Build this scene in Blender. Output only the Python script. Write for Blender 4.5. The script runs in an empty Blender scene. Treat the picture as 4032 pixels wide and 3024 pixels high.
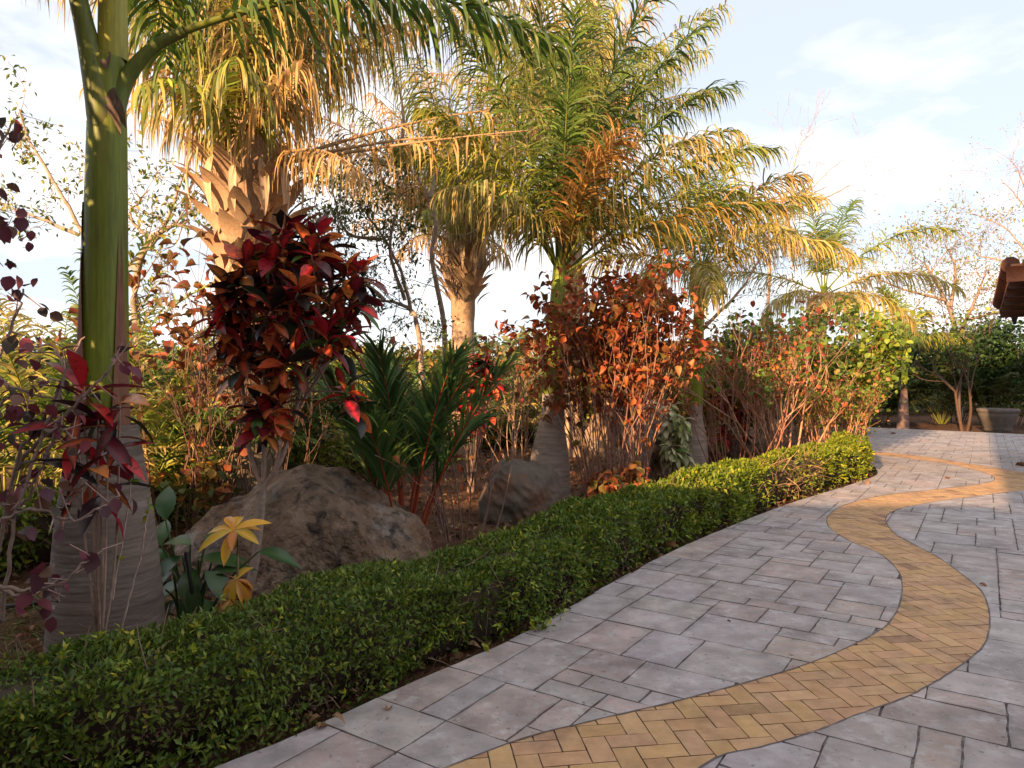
import bpy, math, random
import numpy as np
from mathutils import Vector, noise as mnoise

random.seed(11)
rng = np.random.default_rng(11)
SC = bpy.context.scene
COL = SC.collection
R = math.radians

# ------------------------------------------------------------------ camera
FPX, HOR, CAMH = 710.0, 380.0, 1.5
cd = bpy.data.cameras.new('camera')
cam = bpy.data.objects.new('camera', cd)
COL.objects.link(cam)
cam.location = (0, 0, CAMH)
cam.rotation_euler = (R(90) - math.atan((384 - HOR) / FPX), 0, 0)
cd.sensor_width = 36
cd.lens = 36 * FPX / 1024
cd.clip_start = 0.05
cd.clip_end = 2000
SC.camera = cam

# ------------------------------------------------------------------ sky, sun, exposure
SUN_EL, SUN_AZ = R(14.5), R(33)          # light travels towards +Y, 33 degrees to the right
w = bpy.data.worlds.new("World")
SC.world = w
w.use_nodes = True
nt = w.node_tree
nt.nodes.clear()
N = nt.nodes.new
out = N('ShaderNodeOutputWorld')
bg = N('ShaderNodeBackground')
bg.inputs['Strength'].default_value = 0.065
sky = N('ShaderNodeTexSky')
sky.sky_type = 'NISHITA'
sky.sun_disc = False
sky.sun_elevation = SUN_EL
sky.sun_rotation = R(180) + SUN_AZ
sky.dust_density = 0.4
tc = N('ShaderNodeTexCoord')
sep = N('ShaderNodeSeparateXYZ')
nt.links.new(tc.outputs['Generated'], sep.inputs[0])
addz = N('ShaderNodeMath'); addz.operation = 'ADD'; addz.inputs[1].default_value = 0.22
nt.links.new(sep.outputs['Z'], addz.inputs[0])
mx = N('ShaderNodeMath'); mx.operation = 'MAXIMUM'; mx.inputs[1].default_value = 0.08
nt.links.new(addz.outputs[0], mx.inputs[0])
dx = N('ShaderNodeMath'); dx.operation = 'DIVIDE'
dy = N('ShaderNodeMath'); dy.operation = 'DIVIDE'
nt.links.new(sep.outputs['X'], dx.inputs[0]); nt.links.new(mx.outputs[0], dx.inputs[1])
nt.links.new(sep.outputs['Y'], dy.inputs[0]); nt.links.new(mx.outputs[0], dy.inputs[1])
cmb = N('ShaderNodeCombineXYZ')
nt.links.new(dx.outputs[0], cmb.inputs[0]); nt.links.new(dy.outputs[0], cmb.inputs[1])
cmb.inputs[2].default_value = 3.6
cn = N('ShaderNodeTexNoise')
cn.inputs['Scale'].default_value = 1.55
cn.inputs['Detail'].default_value = 7
cn.inputs['Roughness'].default_value = 0.53
cn.inputs['Distortion'].default_value = 0.25
nt.links.new(cmb.outputs[0], cn.inputs['Vector'])
cr = N('ShaderNodeValToRGB')
cr.color_ramp.elements[0].position = 0.43; cr.color_ramp.elements[0].color = (0.0, 0.0, 0.0, 1)
cr.color_ramp.elements[1].position = 0.57; cr.color_ramp.elements[1].color = (0.97, 0.97, 0.97, 1)
nt.links.new(cn.outputs['Fac'], cr.inputs[0])
hz_ = N('ShaderNodeMixRGB'); hz_.inputs['Fac'].default_value = 0.72
hz_.inputs['Color2'].default_value = (5.75, 6.1, 6.85, 1)
nt.links.new(sky.outputs[0], hz_.inputs['Color1'])
mix = N('ShaderNodeMixRGB')
nt.links.new(cr.outputs[0], mix.inputs['Fac'])
nt.links.new(hz_.outputs[0], mix.inputs['Color1'])
mix.inputs['Color2'].default_value = (8.0, 7.95, 8.0, 1)
nt.links.new(mix.outputs[0], bg.inputs['Color'])
nt.links.new(bg.outputs[0], out.inputs[0])

sd = bpy.data.lights.new('sun', 'SUN')
so = bpy.data.objects.new('sun', sd)
COL.objects.link(so)
sd.energy = 5.0
sd.angle = R(0.6)
sd.color = (1.0, 0.64, 0.33)
so.location = (-20, -30, 20)
d = Vector((math.sin(SUN_AZ) * math.cos(SUN_EL), math.cos(SUN_AZ) * math.cos(SUN_EL), -math.sin(SUN_EL)))
so.rotation_euler = d.to_track_quat('-Z', 'Y').to_euler()

SC.view_settings.view_transform = 'Standard'
SC.view_settings.look = 'None'
SC.view_settings.exposure = 1.45
SC.view_settings.gamma = 1.0
SC.cycles.max_bounces = 6
SC.cycles.diffuse_bounces = 3
SC.cycles.transmission_bounces = 4

# ------------------------------------------------------------------ helpers
def at(px, py, d):
    """point seen at pixel (px,py) of a 1024 x 768 frame, d metres ahead"""
    return np.array([(px - 512) / FPX * d, d, CAMH + (HOR - py) / FPX * d])

def gx(px, d):
    return (px - 512) / FPX * d

def hz(py, d):
    return CAMH + (HOR - py) / FPX * d

def nrm(a):
    a = np.asarray(a, float)
    return a / np.maximum(np.linalg.norm(a, axis=-1, keepdims=True), 1e-9)

class MB:
    def __init__(s):
        s.V = []; s.C = []; s.F = {}; s.n = 0
    def add(s, V, C, *Fs):
        V = np.asarray(V, float).reshape(-1, 3)
        C = np.asarray(C, float)
        if C.ndim == 1:
            C = np.tile(C, (len(V), 1))
        for F in Fs:
            F = np.asarray(F, int)
            s.F.setdefault(F.shape[1], []).append(F + s.n)
        s.V.append(V); s.C.append(C.reshape(-1, 3)); s.n += len(V)
    def build(s, name, mat, parent=None, smooth=False, kind=None):
        V = np.concatenate(s.V); C = np.concatenate(s.C)
        loc = Vector((0, 0, 0)) if parent is None else origin(parent)
        V = V - np.array(loc)
        me = bpy.data.meshes.new(name)
        me.vertices.add(len(V))
        me.vertices.foreach_set('co', V.astype(np.float32).ravel())
        li = []; ls = []; pos = 0
        for k, Fl in s.F.items():
            F = np.concatenate(Fl)
            li.append(F.ravel())
            ls.append(pos + k * np.arange(len(F)))
            pos += F.size
        li = np.concatenate(li); ls = np.concatenate(ls)
        me.loops.add(len(li))
        me.loops.foreach_set('vertex_index', li.astype(np.int32))
        me.polygons.add(len(ls))
        me.polygons.foreach_set('loop_start', ls.astype(np.int32))
        me.update(calc_edges=True)
        me.validate()
        a = me.color_attributes.new('Col', 'FLOAT_COLOR', 'POINT')
        a.data.foreach_set('color', np.column_stack([np.clip(C, 0, 1), np.ones(len(C))]).astype(np.float32).ravel())
        if smooth:
            me.polygons.foreach_set('use_smooth', np.ones(len(ls), bool))
        me.materials.append(mat)
        o = bpy.data.objects.new(name, me)
        COL.objects.link(o)
        if parent is not None:
            o.parent = parent
        if kind:
            o['kind'] = kind
        return o

def origin(o):
    v = Vector(o.location)
    while o.parent is not None:
        o = o.parent
        v += Vector(o.location)
    return v

def tag(o, label, cat, group=None):
    o['label'] = label
    o['category'] = cat
    if group:
        o['group'] = group
    return o

def thing(name, label, cat, loc, group=None):
    o = bpy.data.objects.new(name, None)
    COL.objects.link(o)
    o.empty_display_size = 0.2
    o.location = [float(v) for v in loc]
    return tag(o, label, cat, group)

def tube(mb, P, rad, col, sides=6, cap=False):
    P = np.asarray(P, float); k = len(P)
    rad = np.broadcast_to(np.asarray(rad, float), (k,))
    T = np.gradient(P, axis=0); T = nrm(T)
    ref = np.array([0.0, 0, 1]) if abs(T[:, 2]).mean() < 0.85 else np.array([1.0, 0, 0])
    A = nrm(np.cross(T, ref)); B = np.cross(T, A)
    th = np.linspace(0, 2 * np.pi, sides, endpoint=False)
    ring = A[:, None] * np.cos(th)[None, :, None] + B[:, None] * np.sin(th)[None, :, None]
    V = (P[:, None] + ring * rad[:, None, None]).reshape(-1, 3)
    i = np.arange(k - 1)[:, None] * sides; j = np.arange(sides)[None]; j2 = (j + 1) % sides
    F = np.stack([i + j, i + j2, i + sides + j2, i + sides + j], -1).reshape(-1, 4)
    C = np.asarray(col, float)
    if C.ndim == 2 and len(C) == k:
        C = np.repeat(C, sides, axis=0)
    Fs = [F]
    mb.add(V, C, *Fs)
    if cap:
        for e in (0, k - 1):
            c = C if C.ndim == 1 else C[e * sides]
            mb.add(V[e * sides:(e + 1) * sides], c, np.arange(sides)[None])

def bez(P, n=12):
    """smooth Catmull-Rom polyline through the points P"""
    P = np.asarray(P, float)
    Q = np.vstack([2 * P[0] - P[1], P, 2 * P[-1] - P[-2]])
    o = []
    for i in range(1, len(Q) - 2):
        t = np.linspace(0, 1, n, endpoint=False)[:, None]
        p0, p1, p2, p3 = Q[i - 1], Q[i], Q[i + 1], Q[i + 2]
        o.append(0.5 * (2 * p1 + (p2 - p0) * t + (2 * p0 - 5 * p1 + 4 * p2 - p3) * t ** 2 + (3 * p1 - p0 - 3 * p2 + p3) * t ** 3))
    o.append(P[-1:])
    return np.vstack(o)

def leaf_tmpl(prof, fold=0.25, curl=0.2, wide=0.5):
    """blade along +Y, unit length; prof = half widths at even stations; returns V, Q faces, v across, u along"""
    n = len(prof)
    V = []; u = []; v = []
    for i, p in enumerate(prof):
        t = i / (n - 1)
        z = -curl * t * t
        for s in (-1, 0, 1):
            V.append((s * p * wide, t, z + abs(s) * p * wide * fold)); u.append(t); v.append(abs(s))
    F = []
    for i in range(n - 1):
        a = i * 3
        F += [(a, a + 1, a + 4, a + 3), (a + 1, a + 2, a + 5, a + 4)]
    return np.array(V), np.array(F), np.array(u), np.array(v)

def small_tmpl(wide=0.42, fold=0.25):
    V = np.array([(0, 0, 0), (wide / 2, .45, fold * wide / 2), (0, 1, -.12), (-wide / 2, .45, fold * wide / 2)])
    return V, np.array([(0, 1, 2), (0, 2, 3)]), np.array([0, .5, 1, .5]), np.array([0, 1, 0, 1])

T_SMALL = small_tmpl()
T_ROUND = leaf_tmpl([.1, .85, 1, .75, .08], .3, .25, .42)
T_CURLY = leaf_tmpl([.15, .9, 1, .7, .1], .7, .6, .40)
T_CROTON = leaf_tmpl([.10, .55, .95, 1, .72, .04], .35, .35, .225)
T_LONG = leaf_tmpl([.12, .6, .95, 1, .7, .04], .35, .45, .135)
T_BROAD = leaf_tmpl([.12, .7, 1, .95, .6, .03], .3, .55, .17)
T_STRAP = leaf_tmpl([.5, .9, 1, .7, .05], .4, .5, .055)

def leaves(mb, tm, O, D, S, C, C2=None, up=None, mode='v', wmul=1.0):
    V, F, u, v = tm
    O = np.asarray(O, float); k = len(O)
    if k == 0:
        return
    D = nrm(D)
    U = np.tile([0, 0, 1.0], (k, 1)) + rng.normal(0, .45, (k, 3)) if up is None else np.asarray(up, float)
    X = nrm(np.cross(D, U)); Z = np.cross(X, D)
    S = np.broadcast_to(np.asarray(S, float), (k,))[:, None, None]
    P = O[:, None] + S * (X[:, None] * (V[:, 0] * wmul)[None, :, None] + D[:, None] * V[:, 1][None, :, None] + Z[:, None] * V[:, 2][None, :, None])
    C = np.broadcast_to(np.asarray(C, float), (k, 3))
    if C2 is None:
        CC = np.repeat(C[:, None], len(V), 1)
    else:
        C2 = np.broadcast_to(np.asarray(C2, float), (k, 3))
        wgt = (v if mode == 'v' else u)[None, :, None]
        CC = C[:, None] * (1 - wgt) + C2[:, None] * wgt
    FF = (F[None] + (np.arange(k) * len(V))[:, None, None]).reshape(-1, F.shape[1])
    mb.add(P.reshape(-1, 3), CC.reshape(-1, 3), FF)

def pick(cols, k, jit=.18, wts=None):
    cols = np.array(cols, float)
    i = rng.choice(len(cols), k, p=None if wts is None else np.array(wts) / np.sum(wts))
    return cols[i] * (1 + rng.uniform(-jit, jit, (k, 1)) + rng.uniform(-jit / 3, jit / 3, (k, 3)))

def rdir(k, zb=0.0):
    v = rng.normal(0, 1, (k, 3)); v[:, 2] += zb
    return nrm(v)

# ------------------------------------------------------------------ materials
def mat(name, rough=.6, spec=.3, trans=0.0, attr=True, color=(.5, .5, .5), nscale=0, namt=0.0, bump=0, bscale=40, mapping=None, bump_dist=.01, blotch=None, detail=5, metal=0):
    m = bpy.data.materials.new(name)
    m.use_nodes = True
    t = m.node_tree; L = t.links
    p = t.nodes['Principled BSDF']
    p.inputs['Roughness'].default_value = rough
    p.inputs['Specular IOR Level'].default_value = spec
    p.inputs['Metallic'].default_value = metal
    o = t.nodes['Material Output']
    if attr:
        a = t.nodes.new('ShaderNodeAttribute'); a.attribute_name = 'Col'; c = a.outputs['Color']
    else:
        a = t.nodes.new('ShaderNodeRGB'); a.outputs[0].default_value = (*color, 1); c = a.outputs[0]
    g = t.nodes.new('ShaderNodeTexCoord')
    vec = g.outputs['Object']
    if mapping:
        mp = t.nodes.new('ShaderNodeMapping'); mp.inputs['Scale'].default_value = mapping
        L.new(vec, mp.inputs[0]); vec = mp.outputs[0]
    if namt:
        n = t.nodes.new('ShaderNodeTexNoise'); n.inputs['Scale'].default_value = nscale; n.inputs['Detail'].default_value = detail
        n.inputs['Roughness'].default_value = .62
        L.new(vec, n.inputs['Vector'])
        mr = t.nodes.new('ShaderNodeMapRange')
        mr.inputs['From Min'].default_value = .28; mr.inputs['From Max'].default_value = .72
        mr.inputs['To Min'].default_value = 1 - namt; mr.inputs['To Max'].default_value = 1 + namt
        L.new(n.outputs['Fac'], mr.inputs[0])
        mm = t.nodes.new('ShaderNodeVectorMath'); mm.operation = 'SCALE'
        L.new(c, mm.inputs[0]); L.new(mr.outputs[0], mm.inputs['Scale'])
        c = mm.outputs[0]
    if blotch:
        for (bc, sc, lo, hi, amt) in blotch:
            n = t.nodes.new('ShaderNodeTexNoise'); n.inputs['Scale'].default_value = sc; n.inputs['Detail'].default_value = 6
            n.inputs['Roughness'].default_value = .65
            L.new(vec, n.inputs['Vector'])
            mr = t.nodes.new('ShaderNodeMapRange')
            mr.inputs['From Min'].default_value = lo; mr.inputs['From Max'].default_value = hi
            mr.inputs['To Min'].default_value = 0; mr.inputs['To Max'].default_value = amt
            L.new(n.outputs['Fac'], mr.inputs[0])
            mxx = t.nodes.new('ShaderNodeMixRGB'); mxx.inputs['Color2'].default_value = (*bc, 1)
            L.new(mr.outputs[0], mxx.inputs['Fac']); L.new(c, mxx.inputs['Color1'])
            c = mxx.outputs[0]
    L.new(c, p.inputs['Base Color'])
    if bump:
        n = t.nodes.new('ShaderNodeTexNoise'); n.inputs['Scale'].default_value = bscale; n.inputs['Detail'].default_value = 6
        L.new(vec, n.inputs['Vector'])
        b = t.nodes.new('ShaderNodeBump'); b.inputs['Strength'].default_value = bump; b.inputs['Distance'].default_value = bump_dist
        L.new(n.outputs['Fac'], b.inputs['Height']); L.new(b.outputs[0], p.inputs['Normal'])
    if trans:
        tr = t.nodes.new('ShaderNodeBsdfTranslucent')
        L.new(c, tr.inputs['Color'])
        ms = t.nodes.new('ShaderNodeMixShader'); ms.inputs[0].default_value = trans
        L.new(p.outputs[0], ms.inputs[1]); L.new(tr.outputs[0], ms.inputs[2]); L.new(ms.outputs[0], o.inputs['Surface'])
    return m

M_LEAF = mat('leaf', .5, .35, .3)
M_GLOSS = mat('glossy_leaf', .32, .5, .22)
M_FROND = mat('palm_frond', .5, .35, .3)
M_CROTON = mat('croton_leaf', .35, .45, .2, blotch=[((.015, .012, .012), 26, .54, .64, .7)])
M_STEM = mat('stem', .8, .2, nscale=25, namt=.3)
M_BARK = mat('bark', .85, .2, nscale=12, namt=.4, bump=.6, bscale=20)
M_TRUNK = mat('palm_trunk', .85, .2, nscale=3.0, namt=.25, mapping=(1, 1, 4.5), detail=9, bump=.6, bscale=9, bump_dist=.012,
              blotch=[((.07, .055, .05), 1.6, .50, .66, .55), ((.27, .235, .21), 2.2, .56, .70, .5), ((.035, .03, .03), 7, .66, .74, .8)])
M_SHAFT = mat('crownshaft', .5, .35, nscale=9, namt=.34, mapping=(6, 6, .5), blotch=[((.13, .07, .05), 2.2, .56, .70, .75)])
M_SHEATH = mat('dry_sheath', .7, .25, .1, nscale=8, namt=.3, mapping=(6, 6, .6))
M_FIBRE = mat('palm_fibre', .85, .2, nscale=14, namt=.4, mapping=(4, 4, .8), bump=.7, bscale=25)
M_STONE = mat('stamped_concrete', .7, .3, nscale=5, namt=.26, detail=9, bump=.35, bscale=38, bump_dist=.006,
              blotch=[((.09, .07, .074), 1.5, .46, .68, .6), ((.30, .22, .19), .8, .48, .66, .4), ((.50, .485, .50), 11, .50, .64, .6), ((.12, .10, .10), 5.5, .50, .64, .5), ((.035, .03, .03), 26, .60, .70, .7)])
M_BRICK = mat('yellow_brick', .75, .25, nscale=11, namt=.2, detail=9, bump=.4, bscale=160, bump_dist=.003,
              blotch=[((.13, .085, .07), 2.6, .52, .70, .65), ((.56, .40, .25), 9, .52, .70, .35), ((.07, .05, .05), 24, .66, .78, .5)])
M_SOIL = mat('soil', .95, .1, False, attr=False, color=(.105, .055, .034), nscale=5, namt=.5, detail=10, bump=1, bscale=30, bump_dist=.04,
             blotch=[((.06, .07, .02), .9, .55, .75, .6)])
M_PATH = mat('path_tile', .8, .2, attr=False, color=(.34, .24, .21), nscale=3, namt=.2, bump=.3)
M_ROCK1 = mat('boulder_stone', .9, .25, nscale=3.0, namt=.4, detail=12, bump=1, bscale=11, bump_dist=.10,
              blotch=[((.16, .075, .038), 1.6, .44, .64, .75), ((.30, .27, .25), 2.6, .54, .66, .7), ((.07, .055, .05), 9, .5, .62, .6), ((.03, .025, .024), 5, .54, .64, .9)])
M_ROCK2 = mat('dark_stone', .75, .35, nscale=4, namt=.3, detail=10, bump=.6, bscale=14, bump_dist=.02,
              blotch=[((.15, .075, .045), 2.2, .46, .62, .85), ((.05, .05, .05), 7, .56, .7, .6)])
M_WALL = mat('render_wall', .9, .2, attr=False, color=(.62, .5, .38), nscale=3, namt=.1, bump=.2)
M_TILE = mat('roof_tile', .75, .3, nscale=8, namt=.3, bump=.4)
M_WOOD = mat('dark_wood', .7, .3, nscale=10, namt=.3, mapping=(1, 6, 6))
M_POT = mat('pot_clay', .85, .25, nscale=7, namt=.25, bump=.4)
M_BLACK = mat('black_plastic', .5, .4, attr=False, color=(.018, .018, .02))
M_GLASS = mat('window_glass', .08, .5, attr=False, color=(.03, .04, .05))

# ------------------------------------------------------------------ ground, paving
def src(x, y):
    """photo pixel (4032 wide) of a ground point -> plan position"""
    z = CAMH * 2795.6 / (y - 1496.2)
    return ((x - 2016) / 2795.6 * z, z)

EDGE = [(-9, -2.4), (-6, .3), (-3.2, 1.55), (-1.9, 2.25), (-1.155, 2.74), (-.476, 3.54), (.065, 4.19), (.65, 5.12), (1.69, 6.59), (3.31, 8.55), (4.74, 10.05), (5.75, 11.2), (6.25, 12.2)]
EDGE = bez([(x, y, 0) for x, y in EDGE], 6)[:, :2]
bl = [(2000, 2932), (2321, 2845), (2707, 2753), (3130, 2634), (3378, 2533), (3506, 2450), (3552, 2349), (3543, 2257), (3470, 2184), (3364, 2138), (3304, 2106), (3265, 2075), (3257, 2045), (3273, 2021), (3324, 1990), (3433, 1959), (3565, 1940), (3797, 1915), (3893, 1900), (3918, 1884), (3890, 1866), (3764, 1832), (3631, 1812), (3479, 1794), (3390, 1786)]
br = [(2762, 3024), (3000, 2946), (3126, 2911), (3257, 2867), (3373, 2820), (3555, 2755), (3648, 2709), (3746, 2650), (3863, 2561), (3896, 2496), (3900, 2426), (3882, 2356), (3839, 2300), (3704, 2200), (3631, 2160), (3532, 2106), (3499, 2071), (3489, 2044), (3505, 2021), (3559, 2000), (3681, 1976), (3864, 1951), (4032, 1930)]
BL = [(-2.2, 1.15), (-1.3, 1.75), (-.6, 2.45)] + [src(*p) for p in bl]
BR = [(-1.2, .55), (-.2, 1.35), (.25, 2.1)] + [src(*p) for p in br] + [(8.2, 15.0), (8.95, 15.6), (9.0, 16.3), (8.4, 16.4)] + [src(*p) for p in [(3913, 1842), (3731, 1812), (3598, 1793), (3479, 1781), (3390, 1774)]]
# the far loop of the band, measured from the photograph
BR = [p for i, p in enumerate(BR)]
k0 = 3 + len(br)
BR = BR[:k0] + [src(4120, 1912), src(4165, 1893), src(4120, 1877), src(4032, 1862)] + BR[k0 + 4:]
BL = bez([(x, y, 0) for x, y in BL], 5)[:, :2]
BR = bez([(x, y, 0) for x, y in BR], 5)[:, :2]
FAR = [(6.6, 13.6), (8.4, 17.4), (11.0, 22.9), (14.2, 19.65), (26, 6), (26, -14), (-9, -14)]
OUTLINE = [tuple(p) for p in EDGE] + FAR

def clip(poly, planes):
    for (nx, ny, c) in planes:
        o = []
        m = len(poly)
        if m == 0:
            return o
        px, py = poly[-1]
        dp = nx * px + ny * py - c
        for (x, y) in poly:
            dq = nx * x + ny * y - c
            if dq <= 0:
                if dp > 0:
                    t = dp / (dp - dq); o.append((px + (x - px) * t, py + (y - py) * t))
                o.append((x, y))
            elif dp <= 0:
                t = dp / (dp - dq); o.append((px + (x - px) * t, py + (y - py) * t))
            px, py, dp = x, y, dq
        poly = o
    return poly

def rect_planes(ox, oy, ang, u0, u1, v0, v1):
    c, s = math.cos(ang), math.sin(ang)
    b = c * ox + s * oy; e = -s * ox + c * oy
    return [(c, s, b + u1), (-c, -s, -b - u0), (-s, c, e + v1), (s, -c, -e - v0)]

def area(p):
    return abs(sum(p[i - 1][0] * p[i][1] - p[i][0] * p[i - 1][1] for i in range(len(p)))) / 2

def roughen(poly, step, amp):
    o = []
    for i in range(len(poly)):
        a = poly[i - 1]; b = poly[i]
        L = math.hypot(b[0] - a[0], b[1] - a[1])
        n = max(1, min(12, int(L / step)))
        for k in range(n):
            t = k / n
            x = a[0] + (b[0] - a[0]) * t; y = a[1] + (b[1] - a[1]) * t
            o.append((x + random.uniform(-amp, amp), y + random.uniform(-amp, amp)))
    return o

def tile_piece(mb, poly, z, col, skirt=.009, edge=0):
    V = [(x, y, z) for x, y in poly]; n = len(V)
    if edge:                                             # worn, dirtier rim round a whole stone
        P = np.array(V); c = P.mean(0); L = np.linalg.norm(P - c, axis=1, keepdims=True)
        Q = P + (c - P) / L * np.minimum(edge * rng.uniform(.5, 1.4, (n, 1)), L * .5)
        cr_ = np.asarray(col)[None] * rng.uniform(.68, .92, (n, 1))
        i = np.arange(n); j = (i + 1) % n
        mb.add(np.vstack([P, Q]), np.vstack([cr_, np.tile(np.asarray(col), (n, 1))]), np.column_stack([i, j, n + j, n + i]), (n + i)[None])
    else:
        mb.add(V, col, np.arange(n)[None])
    W = V + [(x, y, z - skirt) for x, y in poly]
    mb.add(W, np.asarray(col) * .8, [(i, (i + 1) % n, n + (i + 1) % n, n + i) for i in range(n)])

# region left of the band and region right of it
REG_A = [tuple(p) for p in EDGE] + [(6.6, 13.6)] + [tuple(p) for p in BL[::-1]]
REG_B = [tuple(p) for p in BR] + [(8.4, 17.4), (11.0, 22.9), (14.2, 19.65), (26, 6), (26, -14), (-3.5, -14)]
BAND = [tuple(p) for p in BL] + [tuple(p) for p in BR[::-1]]

def slabs():
    mb = MB()
    U = .158; NU = 240
    used = np.zeros((NU, NU), bool)
    sizes = [(3, 2), (2, 3), (2, 2), (3, 3), (4, 2), (2, 1), (1, 2), (3, 1), (4, 3), (1, 1)]
    wts = [22, 12, 16, 12, 14, 9, 5, 6, 4, 3]
    ang = R(90 - 33.7)
    ox, oy = -2.0, -6.0
    ca, sa = math.cos(ang), math.sin(ang)
    joint = .0048
    for j in range(NU):
        for i in range(NU):
            if used[i, j]:
                continue
            for _ in range(30):
                a, b = random.choices(sizes, wts)[0]
                if i + a <= NU and j + b <= NU and not used[i:i + a, j:j + b].any():
                    break
            else:
                a, b = 1, 1
            used[i:i + a, j:j + b] = True
            u0 = (i - 10) * U; v0 = (j - 133) * U
            cx = ox + ca * (u0 + a * U / 2) - sa * (v0 + b * U / 2); cy = oy + sa * (u0 + a * U / 2) + ca * (v0 + b * U / 2)
            if not (-9 < cx < 18 and -4 < cy < 24) or cx > .95 * cy + 5:
                continue
            pl = rect_planes(ox, oy, ang, u0 + joint, u0 + a * U - joint, v0 + joint, v0 + b * U - joint)
            base = np.array([.345, .312, .318]) * random.uniform(.93, 1.07)
            base = base * np.array([1, random.uniform(.96, 1.0), random.uniform(.94, 1.03)])
            if random.random() < .25:
                base = base * np.array([1.06, .97, .91])
            for reg in (REG_A, REG_B):
                q = clip(reg, pl)
                if len(q) >= 3 and area(q) > .002:
                    if cy < 9:
                        whole = area(q) > .985 * (a * U - 2 * joint) * (b * U - 2 * joint)
                        q = roughen(q, .06, .0035)
                        tile_piece(mb, q, random.uniform(-.0015, .0015), base, edge=.035 if whole else 0)
                    else:
                        tile_piece(mb, q, 0.0, base)
    V = [(x, y, -.008) for x, y in OUTLINE]
    mb.add(V, (.055, .045, .045), np.arange(len(V))[None])
    n = len(EDGE)                                        # slab edge facing the planting bed
    W = [(x, y, -.0075) for x, y in EDGE] + [(x, y, -.12) for x, y in EDGE]
    mb.add(W, (.2, .18, .17), [(i, i + 1, n + i + 1, n + i) for i in range(n - 1)])
    return mb.build('pavement', M_STONE, kind='structure')
slabs()

def bricks():
    mb = MB()
    U = .1; ang = R(8)
    sub = BAND
    xs = [p[0] for p in BAND]; ys = [p[1] for p in BAND]
    ca, sa = math.cos(ang), math.sin(ang)
    B = np.array(BAND)
    j = .0028
    for iy in range(-10, 200):
        for ix in range(-40, 130):
            m = (ix + iy) % 4
            if m == 0:
                a, b = 2, 1
            elif m == 2:
                a, b = 1, 2
            else:
                continue
            u0, v0 = ix * U, iy * U
            cx = ca * (u0 + a * U / 2) - sa * (v0 + b * U / 2); cy = sa * (u0 + a * U / 2) + ca * (v0 + b * U / 2)
            if cy < .4 or cy > 22 or cx > .9 * cy + 1:
                continue
            dd = (B[:, 0] - cx) ** 2 + (B[:, 1] - cy) ** 2
            if dd.min() > 1.0:
                continue
            q = clip(sub, rect_planes(0, 0, ang, u0 + j, u0 + a * U - j, v0 + j, v0 + b * U - j))
            if len(q) < 3 or area(q) < .0004:
                continue
            base = np.array([.43, .26, .14]) * random.uniform(.88, 1.1)
            if random.random() < .04:
                base = base * np.array([.62, .6, .68])
            base = base * np.array([1, random.uniform(.95, 1.04), random.uniform(.88, 1.1)])
            if cy < 6:
                wh = area(q) > .0185
                q = roughen(q, .033, .0012)
                tile_piece(mb, q, random.uniform(-.0015, .001), base, .006, edge=.014 if wh else 0)
            else:
                tile_piece(mb, q, random.uniform(-.0015, .001), base, .006)
    # thin mortar strip along both edges of the band
    for L, s in ((BL, 1), (BR, -1)):
        T = np.gradient(L, axis=0); T = nrm(T); Nn = np.column_stack([-T[:, 1], T[:, 0]])
        jw = rng.uniform(.002, .007, (len(L), 1)); A = L + Nn * jw; Bq = L - Nn * jw[::-1]
        n = len(L)
        W = [(x, y, .0015) for x, y in A] + [(x, y, .0015) for x, y in Bq]
        mb.add(W, (.10, .08, .085), [(i, i + 1, n + i + 1, n + i) for i in range(n - 1)])
    return mb.build('brick_path', M_BRICK, kind='structure')
bricks()

def soil():
    mb = MB()
    xs = np.concatenate([[-400, -120, -50], np.arange(-26, 30, .5), [50, 120, 400]])
    ys = np.concatenate([[-400, -100, -40], np.arange(-16, 45, .5), [60, 120, 500]])
    X, Y = np.meshgrid(xs, ys)
    E = np.array(OUTLINE)
    Z = np.full(X.shape, -.06)
    for i in range(X.shape[0]):
        for j in range(X.shape[1]):
            if abs(X[i, j]) < 30 and -16 < Y[i, j] < 45:
                Z[i, j] = -.075 + .03 * mnoise.noise(Vector((X[i, j] * .8, Y[i, j] * .8, 0)))
    n, m = X.shape
    V = np.column_stack([X.ravel(), Y.ravel(), Z.ravel()])
    i, j = np.meshgrid(np.arange(n - 1), np.arange(m - 1), indexing='ij')
    a = (i * m + j).ravel()
    mb.add(V, (.2, .1, .06), np.column_stack([a, a + 1, a + m + 1, a + m]))
    mb.build('ground', M_SOIL, smooth=True, kind='structure')
soil()

def ribbon(name, P, wd, z, m):
    P = bez([(x, y, z) for x, y in P], 8)
    T = nrm(np.gradient(P, axis=0)); Nn = np.column_stack([-T[:, 1], T[:, 0], T[:, 2] * 0])
    mb = MB(); n = len(P)
    mb.add(np.vstack([P + Nn * wd / 2, P - Nn * wd / 2]), (.3, .2, .2), [(i, i + 1, n + i + 1, n + i) for i in range(n - 1)])
    mb.build(name, m, kind='structure')
ribbon('side_path', [(-9, 5.5), (-6.6, 8.0), (-5.5, 10.5), (-5.0, 12.8), (-4.0, 15.5), (-2, 18), (1, 20), (5, 21)], 1.05, -.02, M_PATH)

# ------------------------------------------------------------------ buildings
def box(mb, x0, x1, y0, y1, z0, z1, col):
    V = [(x, y, z) for z in (z0, z1) for y in (y0, y1) for x in (x0, x1)]
    F = [(0, 2, 3, 1), (4, 5, 7, 6), (0, 1, 5, 4), (2, 6, 7, 3), (0, 4, 6, 2), (1, 3, 7, 5)]
    mb.add(V, col, F)

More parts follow.
